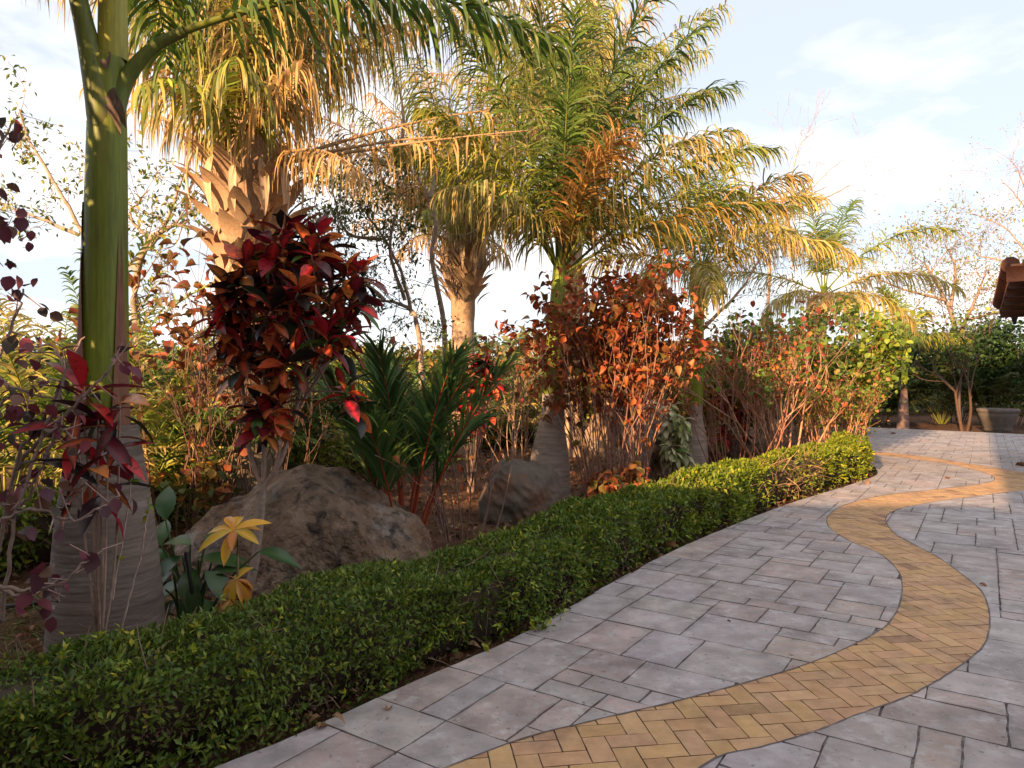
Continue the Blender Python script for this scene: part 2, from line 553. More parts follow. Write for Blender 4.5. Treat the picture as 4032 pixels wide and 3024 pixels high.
def hotel():
    t = thing('hotel_building', 'cream rendered hotel building behind the camera, unseen, with a tower added for shade', 'building', (-4, -5, 0))
    mb = MB()
    box(mb, -40, -2.3, -12.003, -4.2, -.1, 3.4, (1, 1, 1))
    box(mb, -2.3, 6, -12, -4.2, -.1, 9.7, (1, 1, 1))  # tower, out of view, added to shade the far right
    mb.build('wall', M_WALL, t)
    mb = MB()
    # low wing: pitched roof, front eave over y=-3
    def slab(P, th, col):
        P = np.array(P, float); n = len(P)
        V = np.vstack([P, P - [0, 0, th]])
        mb.add(V, col, [tuple(range(4))], [tuple(range(7, 3, -1))], [(i, (i + 1) % 4, 4 + (i + 1) % 4, 4 + i) for i in range(4)])
    c = (.42, .16, .08)
    slab([(-40, -3, 3.55), (-2.35, -3, 3.55), (-2.35, -8, 4.9), (-40, -8, 4.9)], .15, c)
    slab([(-40, -8, 4.9), (-2.35, -8, 4.9), (-2.35, -13, 3.55), (-40, -13, 3.55)], .15, c)
    slab([(-4.4, -2.6, 9.8), (7.4, -2.6, 9.8), (7.4, -8, 12.2), (-1.2, -8, 12.2)], .15, c)  # overhanging tower roof, shaped to throw shade on the far planting
    slab([(-1.2, -8, 12.2), (7.4, -8, 12.2), (7.4, -13.4, 9.8), (-4.4, -13.4, 9.8)], .15, c)
    slab([(-4.4, -13.4, 9.75), (-4.4, -2.6, 9.75), (-1.2, -7.99, 12.15), (-1.2, -8.01, 12.15)], .15, c)
    mb.build('roof', M_TILE, t)
    for (x, z0) in [(-14, .9), (-10.5, .9), (-7, .9), (-4, .9), (0.2, .9), (3, .9), (.2, 4.2), (3, 4.2), (.2, 7), (3, 7)]:
        f = MB(); box(f, x, x + 1.2, -4.2, -4.1, z0, z0 + 1.4, (.2, .09, .05)); fo = f.build('window', M_WOOD, t)
        g = MB(); box(g, x + .08, x + 1.12, -4.095, -4.08, z0 + .08, z0 + 1.32, (0, 0, 0)); g.build('pane', M_GLASS, fo)
hotel()

def porch():
    t = thing('porch_building', 'terracotta tiled porch roof with dark underside at the right edge', 'building', (11, 13, 0))
    ax = np.array([math.sin(R(33)), math.cos(R(33)), 0]); sx = np.array([ax[1], -ax[0], 0])
    A = at(1010, 268, 11.2); B = at(999, 308, 14.2)
    mb = MB()
    A2 = A + sx * 6; B2 = B + sx * 6
    th = np.array([0, 0, .12])
    P = np.array([A, A2, B2, B])
    V = np.vstack([P, P - th])
    mb.add(V, (.12, .05, .03), [(0, 1, 2, 3)], [(7, 6, 5, 4)], [(i, (i + 1) % 4, 4 + (i + 1) % 4, 4 + i) for i in range(4)])
    mb.build('soffit', M_WOOD, t)
    mb = MB()
    V = np.vstack([P + [0, 0, .004], P + [0, 0, .06]])
    mb.add(V, (.45, .17, .09), [(0, 1, 2, 3)], [(4, 5, 6, 7)], [(i, (i + 1) % 4, 4 + (i + 1) % 4, 4 + i) for i in range(4)])
    # row of barrel tiles along the rake and down the slope
    n = 12
    for k in range(n):
        a = A + (B - A) * (k / n); b = A + (B - A) * ((k + 1.12) / n)
        tube(mb, [a + [0, 0, .05], b + [0, 0, .09]], [.13, .10], np.array([.15, .055, .035]) * random.uniform(.8, 1.15), 10, True)
    for q in range(1, 26):
        o = sx * q * .23
        tube(mb, [A + o + [0, 0, .07], B + o + [0, 0, .07]], .085, np.array([.28, .10, .055]) * random.uniform(.85, 1.1), 8, True)
    mb.build('roof', M_TILE, t, smooth=False)
    mb = MB()
    Q = np.array([A + ax * -.03 + sx * -.05, A + ax * -.03 + sx * 6, A + ax * .02 + sx * 6, A + ax * .02 + sx * -.05])
    V = np.vstack([Q + [0, 0, .02], Q - [0, 0, .22]])
    mb.add(V, (.32, .11, .055), [(0, 1, 2, 3)], [(7, 6, 5, 4)], [(i, (i + 1) % 4, 4 + (i + 1) % 4, 4 + i) for i in range(4)])
    mb.build('fascia', M_TILE, t)
    mb = MB()
    for k in range(5):
        a = A + (B - A) * ((k + .5) / 5)
        V = np.vstack([[a, a + sx * 6, a + sx * 6 + ax * .1, a + ax * .1]]) - [0, 0, .13]
        W = np.vstack([V, V - [0, 0, .12]])
        mb.add(W, (.10, .045, .03), [(0, 1, 2, 3)], [(7, 6, 5, 4)], [(i, (i + 1) % 4, 4 + (i + 1) % 4, 4 + i) for i in range(4)])
    mb.build('beam', M_WOOD, t)
    mb = MB()
    s = B + sx * .25
    tube(mb, [s + [0, 0, -.1], s + [0, 0, -.34]], [.09, .02], (.05, .03, .025), 8, True)
    mb.build('rain_spout', M_BLACK, t)
    mb = MB()
    Wc = A + sx * 1.6 + ax * 1.2
    for (a0, a1, b0, b1) in [(0, 3.2, 0, .2), (0, .2, 0, 6)]:
        V = []
        for z in (-.1, 3.05):
            for (i, j) in ((a0, b0), (a1, b0), (a1, b1), (a0, b1)):
                p = Wc + ax * i + sx * j; V.append((p[0], p[1], z if z < 0 else A[2] - .2 - .1 * i / 3))
        mb.add(V, (1, 1, 1), [(0, 1, 2, 3)], [(7, 6, 5, 4)], [(i, (i + 1) % 4, 4 + (i + 1) % 4, 4 + i) for i in range(4)])
    mb.build('wall', M_WALL, t)
porch()

# ------------------------------------------------------------------ hedges
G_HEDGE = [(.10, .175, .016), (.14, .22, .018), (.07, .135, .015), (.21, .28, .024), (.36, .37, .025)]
def hedge(name, label, P, wd, h0, h1, nleaf, size, side=1, dry=None, wts=(5, 6, 4, 3, .8), core=(.045, .03, .022)):
    """P = front base line; body lies to its left (side=1)"""
    L = bez([(x, y, 0) for x, y in P], 10)
    seg = np.linalg.norm(np.diff(L, axis=0), axis=1); s = np.concatenate([[0], np.cumsum(seg)]); tot = s[-1]
    T = nrm(np.gradient(L, axis=0)); Nn = np.column_stack([-T[:, 1], T[:, 0], T[:, 2] * 0]) * side
    t = thing(name, label, 'hedge', (*L[len(L) // 2][:2], -.06))
    def frame(q):
        p = np.column_stack([np.interp(q, s, L[:, k]) for k in range(3)])
        n = nrm(np.column_stack([np.interp(q, s, Nn[:, k]) for k in range(3)]))
        return p, n, h0 + (h1 - h0) * q / tot
    def wob(q, a):
        return .045 * np.sin(q * 2.3 + a) + .03 * np.sin(q * 5.1 + 2 * a) + .02 * np.sin(q * 11.3 + 3 * a)
    # inner dark growth
    mb = MB()
    K = len(L)
    p, n, h = frame(s)
    ins = .09
    ring = [(ins, .03), (ins * .9, .75), (ins * 1.6, .86), (wd - ins * 1.6, .86), (wd - ins * .9, .75), (wd - ins, .03)]
    V = np.stack([p + n * a + np.column_stack([h * 0, h * 0, h * b - .03]) for a, b in ring], 1)
    V = V + rng.normal(0, .012, V.shape)
    m = len(ring)
    F = [(i * m + j, i * m + (j + 1) % m, (i + 1) * m + (j + 1) % m, (i + 1) * m + j) for i in range(K - 1) for j in range(m)]
    mb.add(V.reshape(-1, 3), core, F, [tuple(range(m))], [tuple(range((K - 1) * m, K * m))])
    mb.build('inner_growth', M_BARK, t)
    # leaves over front, top and back, plus end caps
    mb = MB()
    dist = np.hypot(L[:, 0], L[:, 1])
    dens = 1 / np.clip(dist, 3, 14) ** 1.1
    cdf = np.concatenate([[0], np.cumsum((dens[1:] + dens[:-1]) / 2 * seg)]); cdf /= cdf[-1]
    q = np.interp(rng.random(nleaf), cdf, s)
    p, n, h = frame(q)
    dd = np.hypot(p[:, 0], p[:, 1])
    per = rng.random(nleaf) * (h + wd + .5 * h)
    front = per < h; top = (per >= h) & (per < h + wd); back = ~front & ~top
    dep = np.abs(rng.normal(0, .035, nleaf)) - .03
    a = np.where(front, dep + wob(q, 0), np.where(top, per - h, wd - dep))
    zz = np.where(front, per ** 1.0, np.where(top, h - dep + wob(q, 1.7) * .7 + wob(per * 3, .4) * .4, h * rng.random(nleaf)))
    # rounded shoulders
    ed = np.minimum(a, wd - a); zz = np.where(top, zz - .06 * np.exp(-np.maximum(ed, 0) / .07), zz)
    a = np.where(front, a + .05 * (zz / h) ** 4 + .05 * np.sin(q * 3.1) * (1 - zz / h), a)
    O = p + n * a[:, None]; O[:, 2] = zz - .05
    outw = np.where(front[:, None], -n, np.where(top[:, None], np.array([0, 0, 1.0]), n))
    D = nrm(outw * .55 + rdir(nleaf) * .9 + np.array([0, 0, .25]))
    C = pick(G_HEDGE, nleaf, .25, wts) * np.column_stack([np.interp(dd, [3, 6, 10], [.80, .9, 1.35]), np.interp(dd, [3, 6, 10], [.76, .84, 1.05]), np.interp(dd, [3, 6, 10], [1.1, .9, .8])])  # near tint darker, far tint yellower and brighter: shade and sunlight painted in
    keep = np.ones(nleaf, bool)
    # thin, twiggy patches low on the front
    g = np.array([mnoise.noise(Vector((a1 * 1.9, b1 * 4, 3))) for a1, b1 in zip(q, zz)])
    keep &= ~(front & (zz < h * .8) & (g > .12) & (rng.random(nleaf) < .72))
    keep &= ~(front & (zz < h * .22) & (rng.random(nleaf) < .55))
    if dry:
        d0, d1 = dry
        z = (dd > d0) & (dd < d1) & (front | (a < wd * .45)) & (rng.random(nleaf) < .8)
        keep &= ~z
    S = size * (dd / 3.6).clip(.9, 2.2) ** .6 * rng.uniform(.7, 1.35, nleaf)
    gap = ~keep & front
    leaves(mb, T_SMALL, O[gap] + n[gap] * rng.uniform(.01, .06, (gap.sum(), 1)), rdir(int(gap.sum()), .1), S[gap] * rng.uniform(.5, .9, gap.sum()), pick([(.13, .075, .05), (.18, .10, .065), (.08, .05, .035), (.09, .11, .025)], int(gap.sum()), .3))
    O, D, S, C, ou = O[keep], D[keep], S[keep], C[keep], outw[keep]
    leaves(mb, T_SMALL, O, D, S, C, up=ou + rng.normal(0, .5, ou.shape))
    for e, sg in ((0, -1), (tot, 1)):
        k = int(nleaf * .012)
        p, n, h = frame(np.full(k, e))
        tt = T[0] if e == 0 else T[-1]
        a = rng.random(k) * wd; zz = rng.random(k) * h
        O = p + n * a[:, None] + tt * sg * (np.abs(rng.normal(0, .04, k)) + .12 * (1 - (2 * a / wd - 1) ** 2))[:, None]; O[:, 2] = zz - .04
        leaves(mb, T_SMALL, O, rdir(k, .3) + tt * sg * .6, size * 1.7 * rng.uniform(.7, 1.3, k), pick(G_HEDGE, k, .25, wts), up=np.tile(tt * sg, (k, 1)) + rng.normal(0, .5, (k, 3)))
    # stray new shoots, paler than the clipped leaves
    sh = MB()
    for i in range(int(tot * 9)):
        qq = np.interp(rng.random(1), cdf, s); p, n, h = frame(qq); p, n, h = p[0], n[0], h[0]
        if random.random() < .5:
            o = p - n * .01; o[2] = random.uniform(.02, h * .6); dv = nrm(-n + rdir(1, .1)[0] * .7)
        else:
            o = p + n * random.uniform(.05, wd); o[2] = h - .07; dv = nrm(np.array([0, 0, .8]) + rdir(1)[0] * .7)
        L_ = random.uniform(.04, .13)
        tube(sh, [o, o + dv * L_ * .6, o + dv * L_ + [0, 0, -.01]], [.002, .0018, .001], (.2, .2, .06), 3)
        k = random.randint(4, 8); f = rng.uniform(.35, 1, k)[:, None]
        leaves(mb, T_SMALL, o + dv * L_ * f, nrm(rdir(k) + dv * .7), size * rng.uniform(.8, 1.3, k), pick([(.28, .36, .03), (.2, .3, .03), (.42, .38, .03)], k, .2))
    mb.build('foliage', M_LEAF, t)
    sh.build('shoots', M_STEM, t)
    # twigs
    mb = MB()
    for i in range(int(tot * 32)):
        qq = np.interp(rng.random(1), cdf, s); p, n, h = frame(qq); p, n, h = p[0], n[0], h[0]
        a = random.choice([random.uniform(-.02, .12), random.uniform(0, wd)])
        z = random.uniform(.03, h * .95) if a < .12 else h * random.uniform(.85, 1)
        o = p + n * a; o[2] = z - .04
        dv = nrm(rdir(1, .4)[0] - n * .4) * random.uniform(.06, .2)
        tube(mb, [o, o + dv * .5 + rng.normal(0, .01, 3), o + dv], [.003, .0025, .0015], np.array([.26, .17, .12]) * random.uniform(.5, 1.2), 3)
    mb.build('twigs', M_STEM, t)
    if dry:
        mb = MB()
        for i in range(900):
            qq = np.array([random.uniform(0, tot)]); p, n, h = frame(qq); p, n, h = p[0], n[0], h[0]
            r = math.hypot(p[0], p[1])
            if not dry[0] < r < dry[1]:
                continue
            a = random.uniform(0, wd * .45); z = h * (random.uniform(.05, 1) if a < .12 else random.uniform(.85, 1))
            o = p + n * a; o[2] = z - .05
            dv = nrm(rdir(1, .3)[0] - n * .5) * random.uniform(.12, .35)
            tube(mb, [o, o + dv * .5 + rng.normal(0, .02, 3), o + dv], [.004, .0035, .002], np.array([.42, .24, .14]) * random.uniform(.6, 1.25), 3)
        mb.build('dry_twigs', M_STEM, t)
    return t

hp = [tuple(np.array(p)) for p in [(-7.5, -.9), (-5.2, .55), (-3.25, 1.6), (-1.95, 2.32), (-1.22, 2.84), (-.53, 3.63), (.02, 4.29), (.6, 5.22), (1.62, 6.69), (3.22, 8.66), (4.62, 10.15), (5.62, 11.3), (6.15, 12.3)]]
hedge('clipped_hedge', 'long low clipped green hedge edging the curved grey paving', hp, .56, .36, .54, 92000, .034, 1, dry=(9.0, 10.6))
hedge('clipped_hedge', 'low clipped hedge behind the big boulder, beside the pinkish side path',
      [(-5.2, 3.4), (-4.3, 4.6), (-3.9, 5.7), (-3.55, 7.0), (-3.45, 8.4), (-3.0, 10.2), (-2.4, 12.2), (-1.0, 15.3), (.6, 17.2)], .55, .5, .5, 16000, .045, 1)

# ------------------------------------------------------------------ boulders
def boulder(name, label, c, r, rot, m, seed, lump=.28, col=(.3, .27, .25), dent=None, sub=6):
    import bmesh
    bm = bmesh.new()
    bmesh.ops.create_icosphere(bm, subdivisions=sub, radius=1)
    V = np.array([v.co[:] for v in bm.verts]); F = np.array([[v.index for v in f.verts] for f in bm.faces])
    bm.free()
    out = []
    for v in V:
        p = Vector(v)
        k = 1 + lump * mnoise.noise(p * 1.1 + Vector((seed, 0, 0))) + lump * .5 * mnoise.noise(p * 2.6 + Vector((0, seed, 0)))
        q = Vector((p.x * .8 + p.z * .6, p.y, p.z * .8 - p.x * .6))
        k += lump * .20 * (1 - abs(mnoise.noise(Vector((q.x * 5, q.y * 2.2, q.z * 2.2)) + Vector((0, 0, seed)))) * 2.4) + lump * .13 * mnoise.noise(p * 8) + lump * .08 * mnoise.noise(p * 19) + lump * .04 * mnoise.noise(p * 45)
        if dent:
            for (dv, s, dep) in dent:
                k -= dep * max(0, 1 - (Vector(dv).normalized() - p.normalized()).length / s)
        out.append(v * k)
    V = np.array(out) * np.array(r)
    ca, sa = math.cos(rot), math.sin(rot)
    V = np.column_stack([V[:, 0] * ca - V[:, 1] * sa, V[:, 0] * sa + V[:, 1] * ca, V[:, 2]]) + np.array(c)
    mb = MB(); mb.add(V, col, F)
    o = mb.build(name, m, smooth=True)
    return tag(o, label, 'boulder')
boulder('boulder', 'big rough grey and rusty boulder behind the hedge, under the tall red croton', (-1.66, 5.75, .02), (.95, .62, .74), .1, M_ROCK1, 4.2, .19, (.23, .165, .12), dent=[((.9, -.3, .8), .7, .22), ((-.9, -.2, .9), .6, .12)])
boulder('boulder', 'smooth round dark boulder at the foot of the centre palm', (at(520, 500, 8.1)[0], 8.1, .12), (.47, .42, .48), .3, M_ROCK2, 9.1, .15, (.10, .08, .065))
boulder('boulder', 'tall tan boulder behind the orange copperleaf stems', (at(628, 455, 11.5)[0], 11.5, .40), (.64, .5, .85), .2, M_ROCK1, 15.7, .3, (.38, .27, .19))

# ------------------------------------------------------------------ palms
FG = (.115, .195, .028); FY = (.36, .33, .045); FT = (.54, .38, .17); FD = (.05, .105, .02); FO = (.46, .24, .07)
def frond(mb, o, az, el, L, droop, nl, ll, lw, colA, colB, tip=FT, hang=.5, fwd=.5, rr=.02, start=.15, tipamt=.6, gap=0., sway=0., vee=.3, rc=None, jit=.12, segs=5, plume=.18):
    K = 16; t = np.linspace(0, 1, K)
    e = el - droop * t ** 1.4
    a = az + sway * t
    Tg = np.column_stack([np.cos(a) * np.cos(e), np.sin(a) * np.cos(e), np.sin(e)])
    P = np.vstack([[0, 0, 0], np.cumsum((Tg[1:] + Tg[:-1]) / 2 * (L / (K - 1)), axis=0)]) + np.asarray(o)
    if rc is None:
        rc = np.array(colA) * .6 + np.array(FY) * .4
    tube(mb, P, rr * (1 - .85 * t), rc, 5)
    M = nl * 2
    tt = np.tile(np.linspace(start, .985, nl), 2) + rng.normal(0, .006, M); tt = tt.clip(start * .9, .99)
    sd = np.repeat([-1.0, 1.0], nl)
    ip = lambda A: np.column_stack([np.interp(tt, t, A[:, k]) for k in range(3)])
    B = ip(P); T = nrm(ip(Tg))
    Sv = nrm(np.cross(T, np.tile([0, 0, 1.0], (M, 1)) + np.column_stack([np.cos(a[0]) * np.ones(M) * .02, np.zeros(M), np.zeros(M)])))
    Nn = np.cross(Sv, T)
    prof = np.sin(np.pi * (.12 + .83 * tt)) ** .55
    ln = ll * prof * rng.uniform(.75, 1.12, M)
    f = fwd * (1 + 1.0 * tt ** 2) + rng.normal(0, jit, M)
    D = nrm(Sv * sd[:, None] + T * f[:, None] + Nn * (vee + rng.normal(0, plume, M))[:, None])
    pts = [B]; dirs = [D]
    d = D
    hg = hang * rng.uniform(.6, 1.4, M)[:, None]
    for k in range(segs - 1):
        d = nrm(d + np.array([0, 0, -1.0]) * hg * (.35 + .45 * k) / (segs - 1) * 3 + rng.normal(0, .05, (M, 3)))
        pts.append(pts[-1] + d * (ln / (segs - 1))[:, None]); dirs.append(d)
    P3 = np.stack(pts, 1); D3 = np.stack(dirs, 1)
    Wd = nrm(np.cross(D3, (Nn + rng.normal(0, .5, (M, 3)))[:, None]))
    wp = np.interp(np.linspace(0, 1, segs), [0, .25, .6, 1], [.55, 1, .8, .04]) * lw * .5
    A = P3 + Wd * wp[None, :, None]; Bq = P3 - Wd * wp[None, :, None]
    V = np.stack([A, Bq], 2)                              # M, segs, 2, 3
    mixv = rng.random((M, 1)) ** 1.2
    C = np.array(colA) * (1 - mixv) + np.array(colB) * mixv
    C = C * rng.uniform(.75, 1.25, (M, 1))
    tw = (np.linspace(0, 1, segs) ** 2)[None, :, None] * (tipamt * rng.uniform(0, 1.2, (M, 1, 1))).clip(0, 1)
    C = C[:, None] * (1 - tw) + np.array(tip) * tw
    C = np.repeat(C[:, :, None], 2, 2)
    if gap:
        kp = rng.random(M) > gap
        V, C = V[kp], C[kp]; M = len(V)
    i = (np.arange(M) * segs * 2)[:, None] + (np.arange(segs - 1) * 2)[None]
    F = np.stack([i, i + 1, i + 3, i + 2], -1).reshape(-1, 4)
    mb.add(V.reshape(-1, 3), C.reshape(-1, 3), F)
    return P

def put_frond(t, o, az, el, L, droop, nl, ll, lw, cA, cB, **kw):
    mb = MB()
    frond(mb, o, R(az), R(el), L, droop, nl, ll, lw, cA, cB, **kw)
    return mb.build('frond', M_FROND, t)

def trunk_mesh(t, base, top, prof, col, name='trunk', m=None, sides=20, rings=.0, n=40, scars=0):
    """prof: list of (fraction, radius)"""
    f = np.linspace(0, 1, n)
    r = np.interp(f, [p[0] for p in prof], [p[1] for p in prof])
    r = r * (1 + rings * np.sin(f * 260)) 
    P = np.asarray(base)[None] * (1 - f[:, None]) + np.asarray(top)[None] * f[:, None]
    C = np.tile(np.array(col, float), (n, 1)) * (1 + .07 * np.sin(f * 130 + 2 * np.sin(f * 31)))[:, None]
    if scars:
        ph = f * scars + .25 * np.sin(f * 37); g_ = np.exp(-(((ph % 1) - .5) / .09) ** 2)
        C = C * (1 - .28 * g_ * (.6 + .4 * np.sin(np.floor(ph) * 7.3)))[:, None]; r = r * (1 - .008 * g_)
    mb = MB(); tube(mb, P, r, C, sides)
    return mb.build(name, m or M_TRUNK, t, smooth=True)

def sheath(t, c0, c1, r0, r1, a0, spread0, spread1, col, name='dry_sheath', out=1.0):
    """curved shell hugging a trunk: c0,c1 axis points; angles about a0; spread shrinks upwards"""
    n, m = 16, 9
    V = []; 
    for i in range(n):
        f = i / (n - 1)
        c = np.asarray(c0) * (1 - f) + np.asarray(c1) * f
        r = (r0 * (1 - f) + r1 * f) * (1 + .10 * (1 - f) * out)
        sp = spread0 * (1 - f) + spread1 * f
        for j in range(m):
            an = a0 + sp * (j / (m - 1) - .5)
            rr = r * (1.02 + .06 * abs(j / (m - 1) - .5) * 2)
            V.append(c + np.array([math.cos(an) * rr, math.sin(an) * rr, 0]))
    F = [(i * m + j, i * m + j + 1, (i + 1) * m + j + 1, (i + 1) * m + j) for i in range(n - 1) for j in range(m - 1)]
    mb = MB(); mb.add(V, col, F)
    # inner skin a few millimetres inside
    V2 = np.array(V); ctr = np.array([np.asarray(c0) * (1 - i / (n - 1)) + np.asarray(c1) * (i / (n - 1)) for i in range(n) for j in range(m)])
    V2 = ctr + (V2 - ctr) * .975
    mb.add(V2, np.array(col) * .8, np.array(F)[:, ::-1])
    return mb.build(name, M_SHEATH, t, smooth=True)

# --- near royal palm on the left
def palm_near():
    d = 3.95
    bx = gx(107, d); tx = gx(109, d)
    t = thing('royal_palm', 'near royal palm with thick grey trunk and smooth green crownshaft at left', 'palm tree', (bx, d, -.07), 'royal palms')
    px_m = d / FPX
    zt = hz(425, d)
    trunk_mesh(t, (bx, d, -.08), (gx(104, d), d, zt), [(0, 55 * px_m), (.12, 53.5 * px_m), (.35, 49.5 * px_m), (.6, 44 * px_m), (.8, 37 * px_m), (.95, 32 * px_m), (1, 31 * px_m)], (.165, .128, .112), sides=36, rings=.0, n=260, scars=21)
    zf = hz(60, d)
    g = np.array([.135, .165, .014])
    n = 40; f = np.linspace(0, 1, n)
    P = np.column_stack([gx(103, d) * (1 - f) + gx(109, d) * f, np.full(n, d), zt * (1 - f) + zf * f])
    r = np.interp(f, [0, .12, .35, .6, .8, 1], [20, 23, 21, 19.5, 18, 15]) * px_m
    C = g[None] * (1 + .15 * np.sin(f * 9))[:, None]
    mb = MB(); tube(mb, P, r, C, 28)
    # spear above the fork
    f2 = np.linspace(0, 1, 10)
    P2 = np.column_stack([gx(112, d) + 0 * f2, np.full(10, d + .02), zf + f2 * 1.6])
    tube(mb, P2, np.interp(f2, [0, .5, 1], [14, 12, 3]) * px_m, np.array([.30, .28, .04]), 16)
    mb.build('crownshaft', M_SHAFT, t, smooth=True)
    sheath(t, (gx(103, d), d, hz(440, d)), (gx(106.5, d), d, hz(205, d)), 24 * px_m, 19 * px_m, R(212), R(130), R(14), (.26, .115, .075))
    sheath(t, (gx(103, d), d, hz(440, d)), (gx(106, d), d, hz(225, d)), 23.5 * px_m, 18.5 * px_m, R(338), R(50), R(8), (.2, .09, .06))
    # petioles that hug the shaft and leave it
    def pet(P, r, col):
        mb = MB(); Q = bez(P, 8); f = np.linspace(0, 1, len(Q))
        tube(mb, Q, np.interp(f, np.linspace(0, 1, len(r)), r), col, 16); return mb.build('leaf_base', M_SHAFT, t, smooth=True)
    pet([at(108, 150, d - .01), at(113, 118, d - .02), at(121, 92, d), at(136, 67, d), at(158, 46, d), at(186, 32, d)], [9 * px_m, 11 * px_m, 8 * px_m, 6 * px_m, 5 * px_m], (.10, .13, .018))
    pet([at(106, 165, d - .01), at(104, 125, d - .03), at(99, 90, d - .04), at(92, 55, d - .04), at(83, 15, d - .05), at(75, -20, d - .05)], [11 * px_m, 14 * px_m, 12 * px_m, 9 * px_m, 8 * px_m], (.11, .13, .02))
    mb = MB()
    for (px, py, L, az, el, wm) in [(115, 88, .16, 250, -60, 1.3), (112, 100, .22, 265, -75, 1.2), (118, 96, .15, 285, -70, 1.0), (108, 70, .14, 240, 70, 1.3)]:
        mb = MB(); leaves(mb, T_BROAD, [at(px, py, d - .085)], [(math.cos(R(az)) * math.cos(R(el)), math.sin(R(az)) * math.cos(R(el)) * .3, math.sin(R(el)))], L, np.array([.20, .13, .10]) * random.uniform(.7, 1.2), up=[(0, -1, .2)], wmul=wm)
        mb.build('papery_fibre', M_SHEATH, t, smooth=True)
    kw = dict(hang=1.0, rr=.022, tip=FO, tipamt=.25, start=.1)
    put_frond(t, at(186, 32, d), 12, 26, 2.3, 1.0, 60, .62, .03, FD, FG, **kw)
    put_frond(t, at(75, -20, d - .05), 175, 60, 2.6, 2.1, 60, .8, .028, FD, FG, **kw)
    top = at(112, -60, d)
    for az, el, L in ((236, 15, 2.6), (245, 48, 2.6), (228, 5, 2.3), (60, 55, 3.0), (110, 40, 3.0), (215, 35, 2.9), (240, 30, 2.9), (262, 45, 2.4), (190, 20, 2.8), (25, 62, 2.8)):  # first three are extra sunward fronds, out of view, added to shade the shaft
        put_frond(t, top, az, el, L, 1.3, 60, .75, .032, FD, FG, **kw)
palm_near()

def shaggy_palm(label, px, d, y0, y1, wpx, tw, nf, L, ll, seed, base_y=None, extra=(), lean=0, greenness=.5, lw=.034, emin=55, tcol=(.38, .26, .18)):
    """old palm: boots of dead leaf bases between pixel rows y0 (top) and y1 (bottom)"""
    x = gx(px, d); m = d / FPX
    t = thing('shaggy_palm', label, 'palm tree', (x, d, -.07), 'shaggy palms with dead leaf bases')
    zt, zb = hz(y0, d), hz(y1, d)
    trunk_mesh(t, (x + lean, d, -.1), (x, d, zb + .05), [(0, tw * 1.35), (.12, tw * 1.05), (1, tw)], tcol, sides=18, rings=.02, m=M_FIBRE)
    trunk_mesh(t, (x, d, zb - .9), (x, d, zt + .4), [(0, tw * .98), (.2, tw * 1.05), (.45, wpx * m * .40), (.72, wpx * m * .5), (1, wpx * m * .2)], (.34, .22, .14), name='fibre_mass', m=M_FIBRE, sides=16, rings=.05)
    r = random.Random(seed)
    # boots: cupped dead bases around the head
    for k in range(44):
        a = R(k * 137.5 + r.uniform(-8, 8)); w = wpx * m * .5
        w2 = w * (.62 + .36 * min(1, (k / 44) * 1.6)); p = np.array([x + math.cos(a) * w2 * .9, d + math.sin(a) * w2 * .9, zb + (-.6 + 1.25 * (k / 44)) * (zt - zb)])
        dv = np.array([math.cos(a) * .35, math.sin(a) * .35, 1.0]); h = r.uniform(.35, .65) * (zt - zb) + .12
        mb = MB()
        leaves(mb, T_BROAD, [p], [dv], (.42 + .1 * r.random()) * (zt - zb), np.array([.46, .31, .20]) * r.uniform(.5, 1.15), up=[np.array([-math.cos(a), -math.sin(a), .2])], wmul=1.7)
        mb.build('leaf_boot', M_SHEATH, t, smooth=True)
    # pale spathes hanging down
    for k in range(7):
        a = R(190 + k * 27 + r.uniform(-8, 8)); w = wpx * m * .56
        p = np.array([x + math.cos(a) * w, d + math.sin(a) * w, zt - r.uniform(.0, .4) * (zt - zb)])
        mb = MB()
        leaves(mb, T_BROAD, [p], [(math.cos(a) * .55, math.sin(a) * .4, -.75)], r.uniform(.45, .65) * (zt - zb), (.52, .37, .25), up=[(math.cos(a), math.sin(a), .4)], wmul=.55)
        mb.build('dry_spathe', M_SHEATH, t, smooth=True)
    o = np.array([x, d, zt + .1])
    for k in range(nf):
        az = k * 137.5 + r.uniform(-15, 15)
        el = 86 - emin * (k / nf) ** 1.1
        q = r.random()
        if q < greenness:
            cA, cB = FG, FY
        elif q < greenness + .25:
            cA, cB = FY, FT
        else:
            cA, cB = FT, FO
        put_frond(t, o + np.array([math.cos(R(az)), math.sin(R(az)), 0]) * .12, az, el, L * r.uniform(.85, 1.1), r.uniform(.5, 1.0), 84, ll, lw * .8, cA, cB,
                  hang=r.uniform(1.1, 2.2), jit=.28, plume=.45, rr=.026, tip=FT, tipamt=.7, rc=(.40, .26, .12), vee=.1, start=.12)
    for k in range(4):
        az = 225 + k * 30 + r.uniform(-6, 6)
        put_frond(t, o + np.array([math.cos(R(az)), math.sin(R(az)), -1.2]) * .15, az, r.uniform(35, 68), L * r.uniform(.35, .5), r.uniform(1.0, 1.5), 40, ll * .9, lw, *( (FG, FY) if k % 3 else (FT, FO)), hang=r.uniform(1.8, 2.6), rr=.03, tip=FT, tipamt=.8, rc=(.40, .26, .12), vee=0)
    for (az, el, L2, dr, gp, cA, cB) in extra:
        put_frond(t, o + np.array([math.cos(R(az)), math.sin(R(az)), -2]) * .16, az, el, L2, dr, 46, ll * .62, lw * .8, cA, cB, hang=2.2, rr=.03, tip=FT, tipamt=1, gap=gp, rc=(.46, .30, .16), vee=0, jit=.25)
    return t
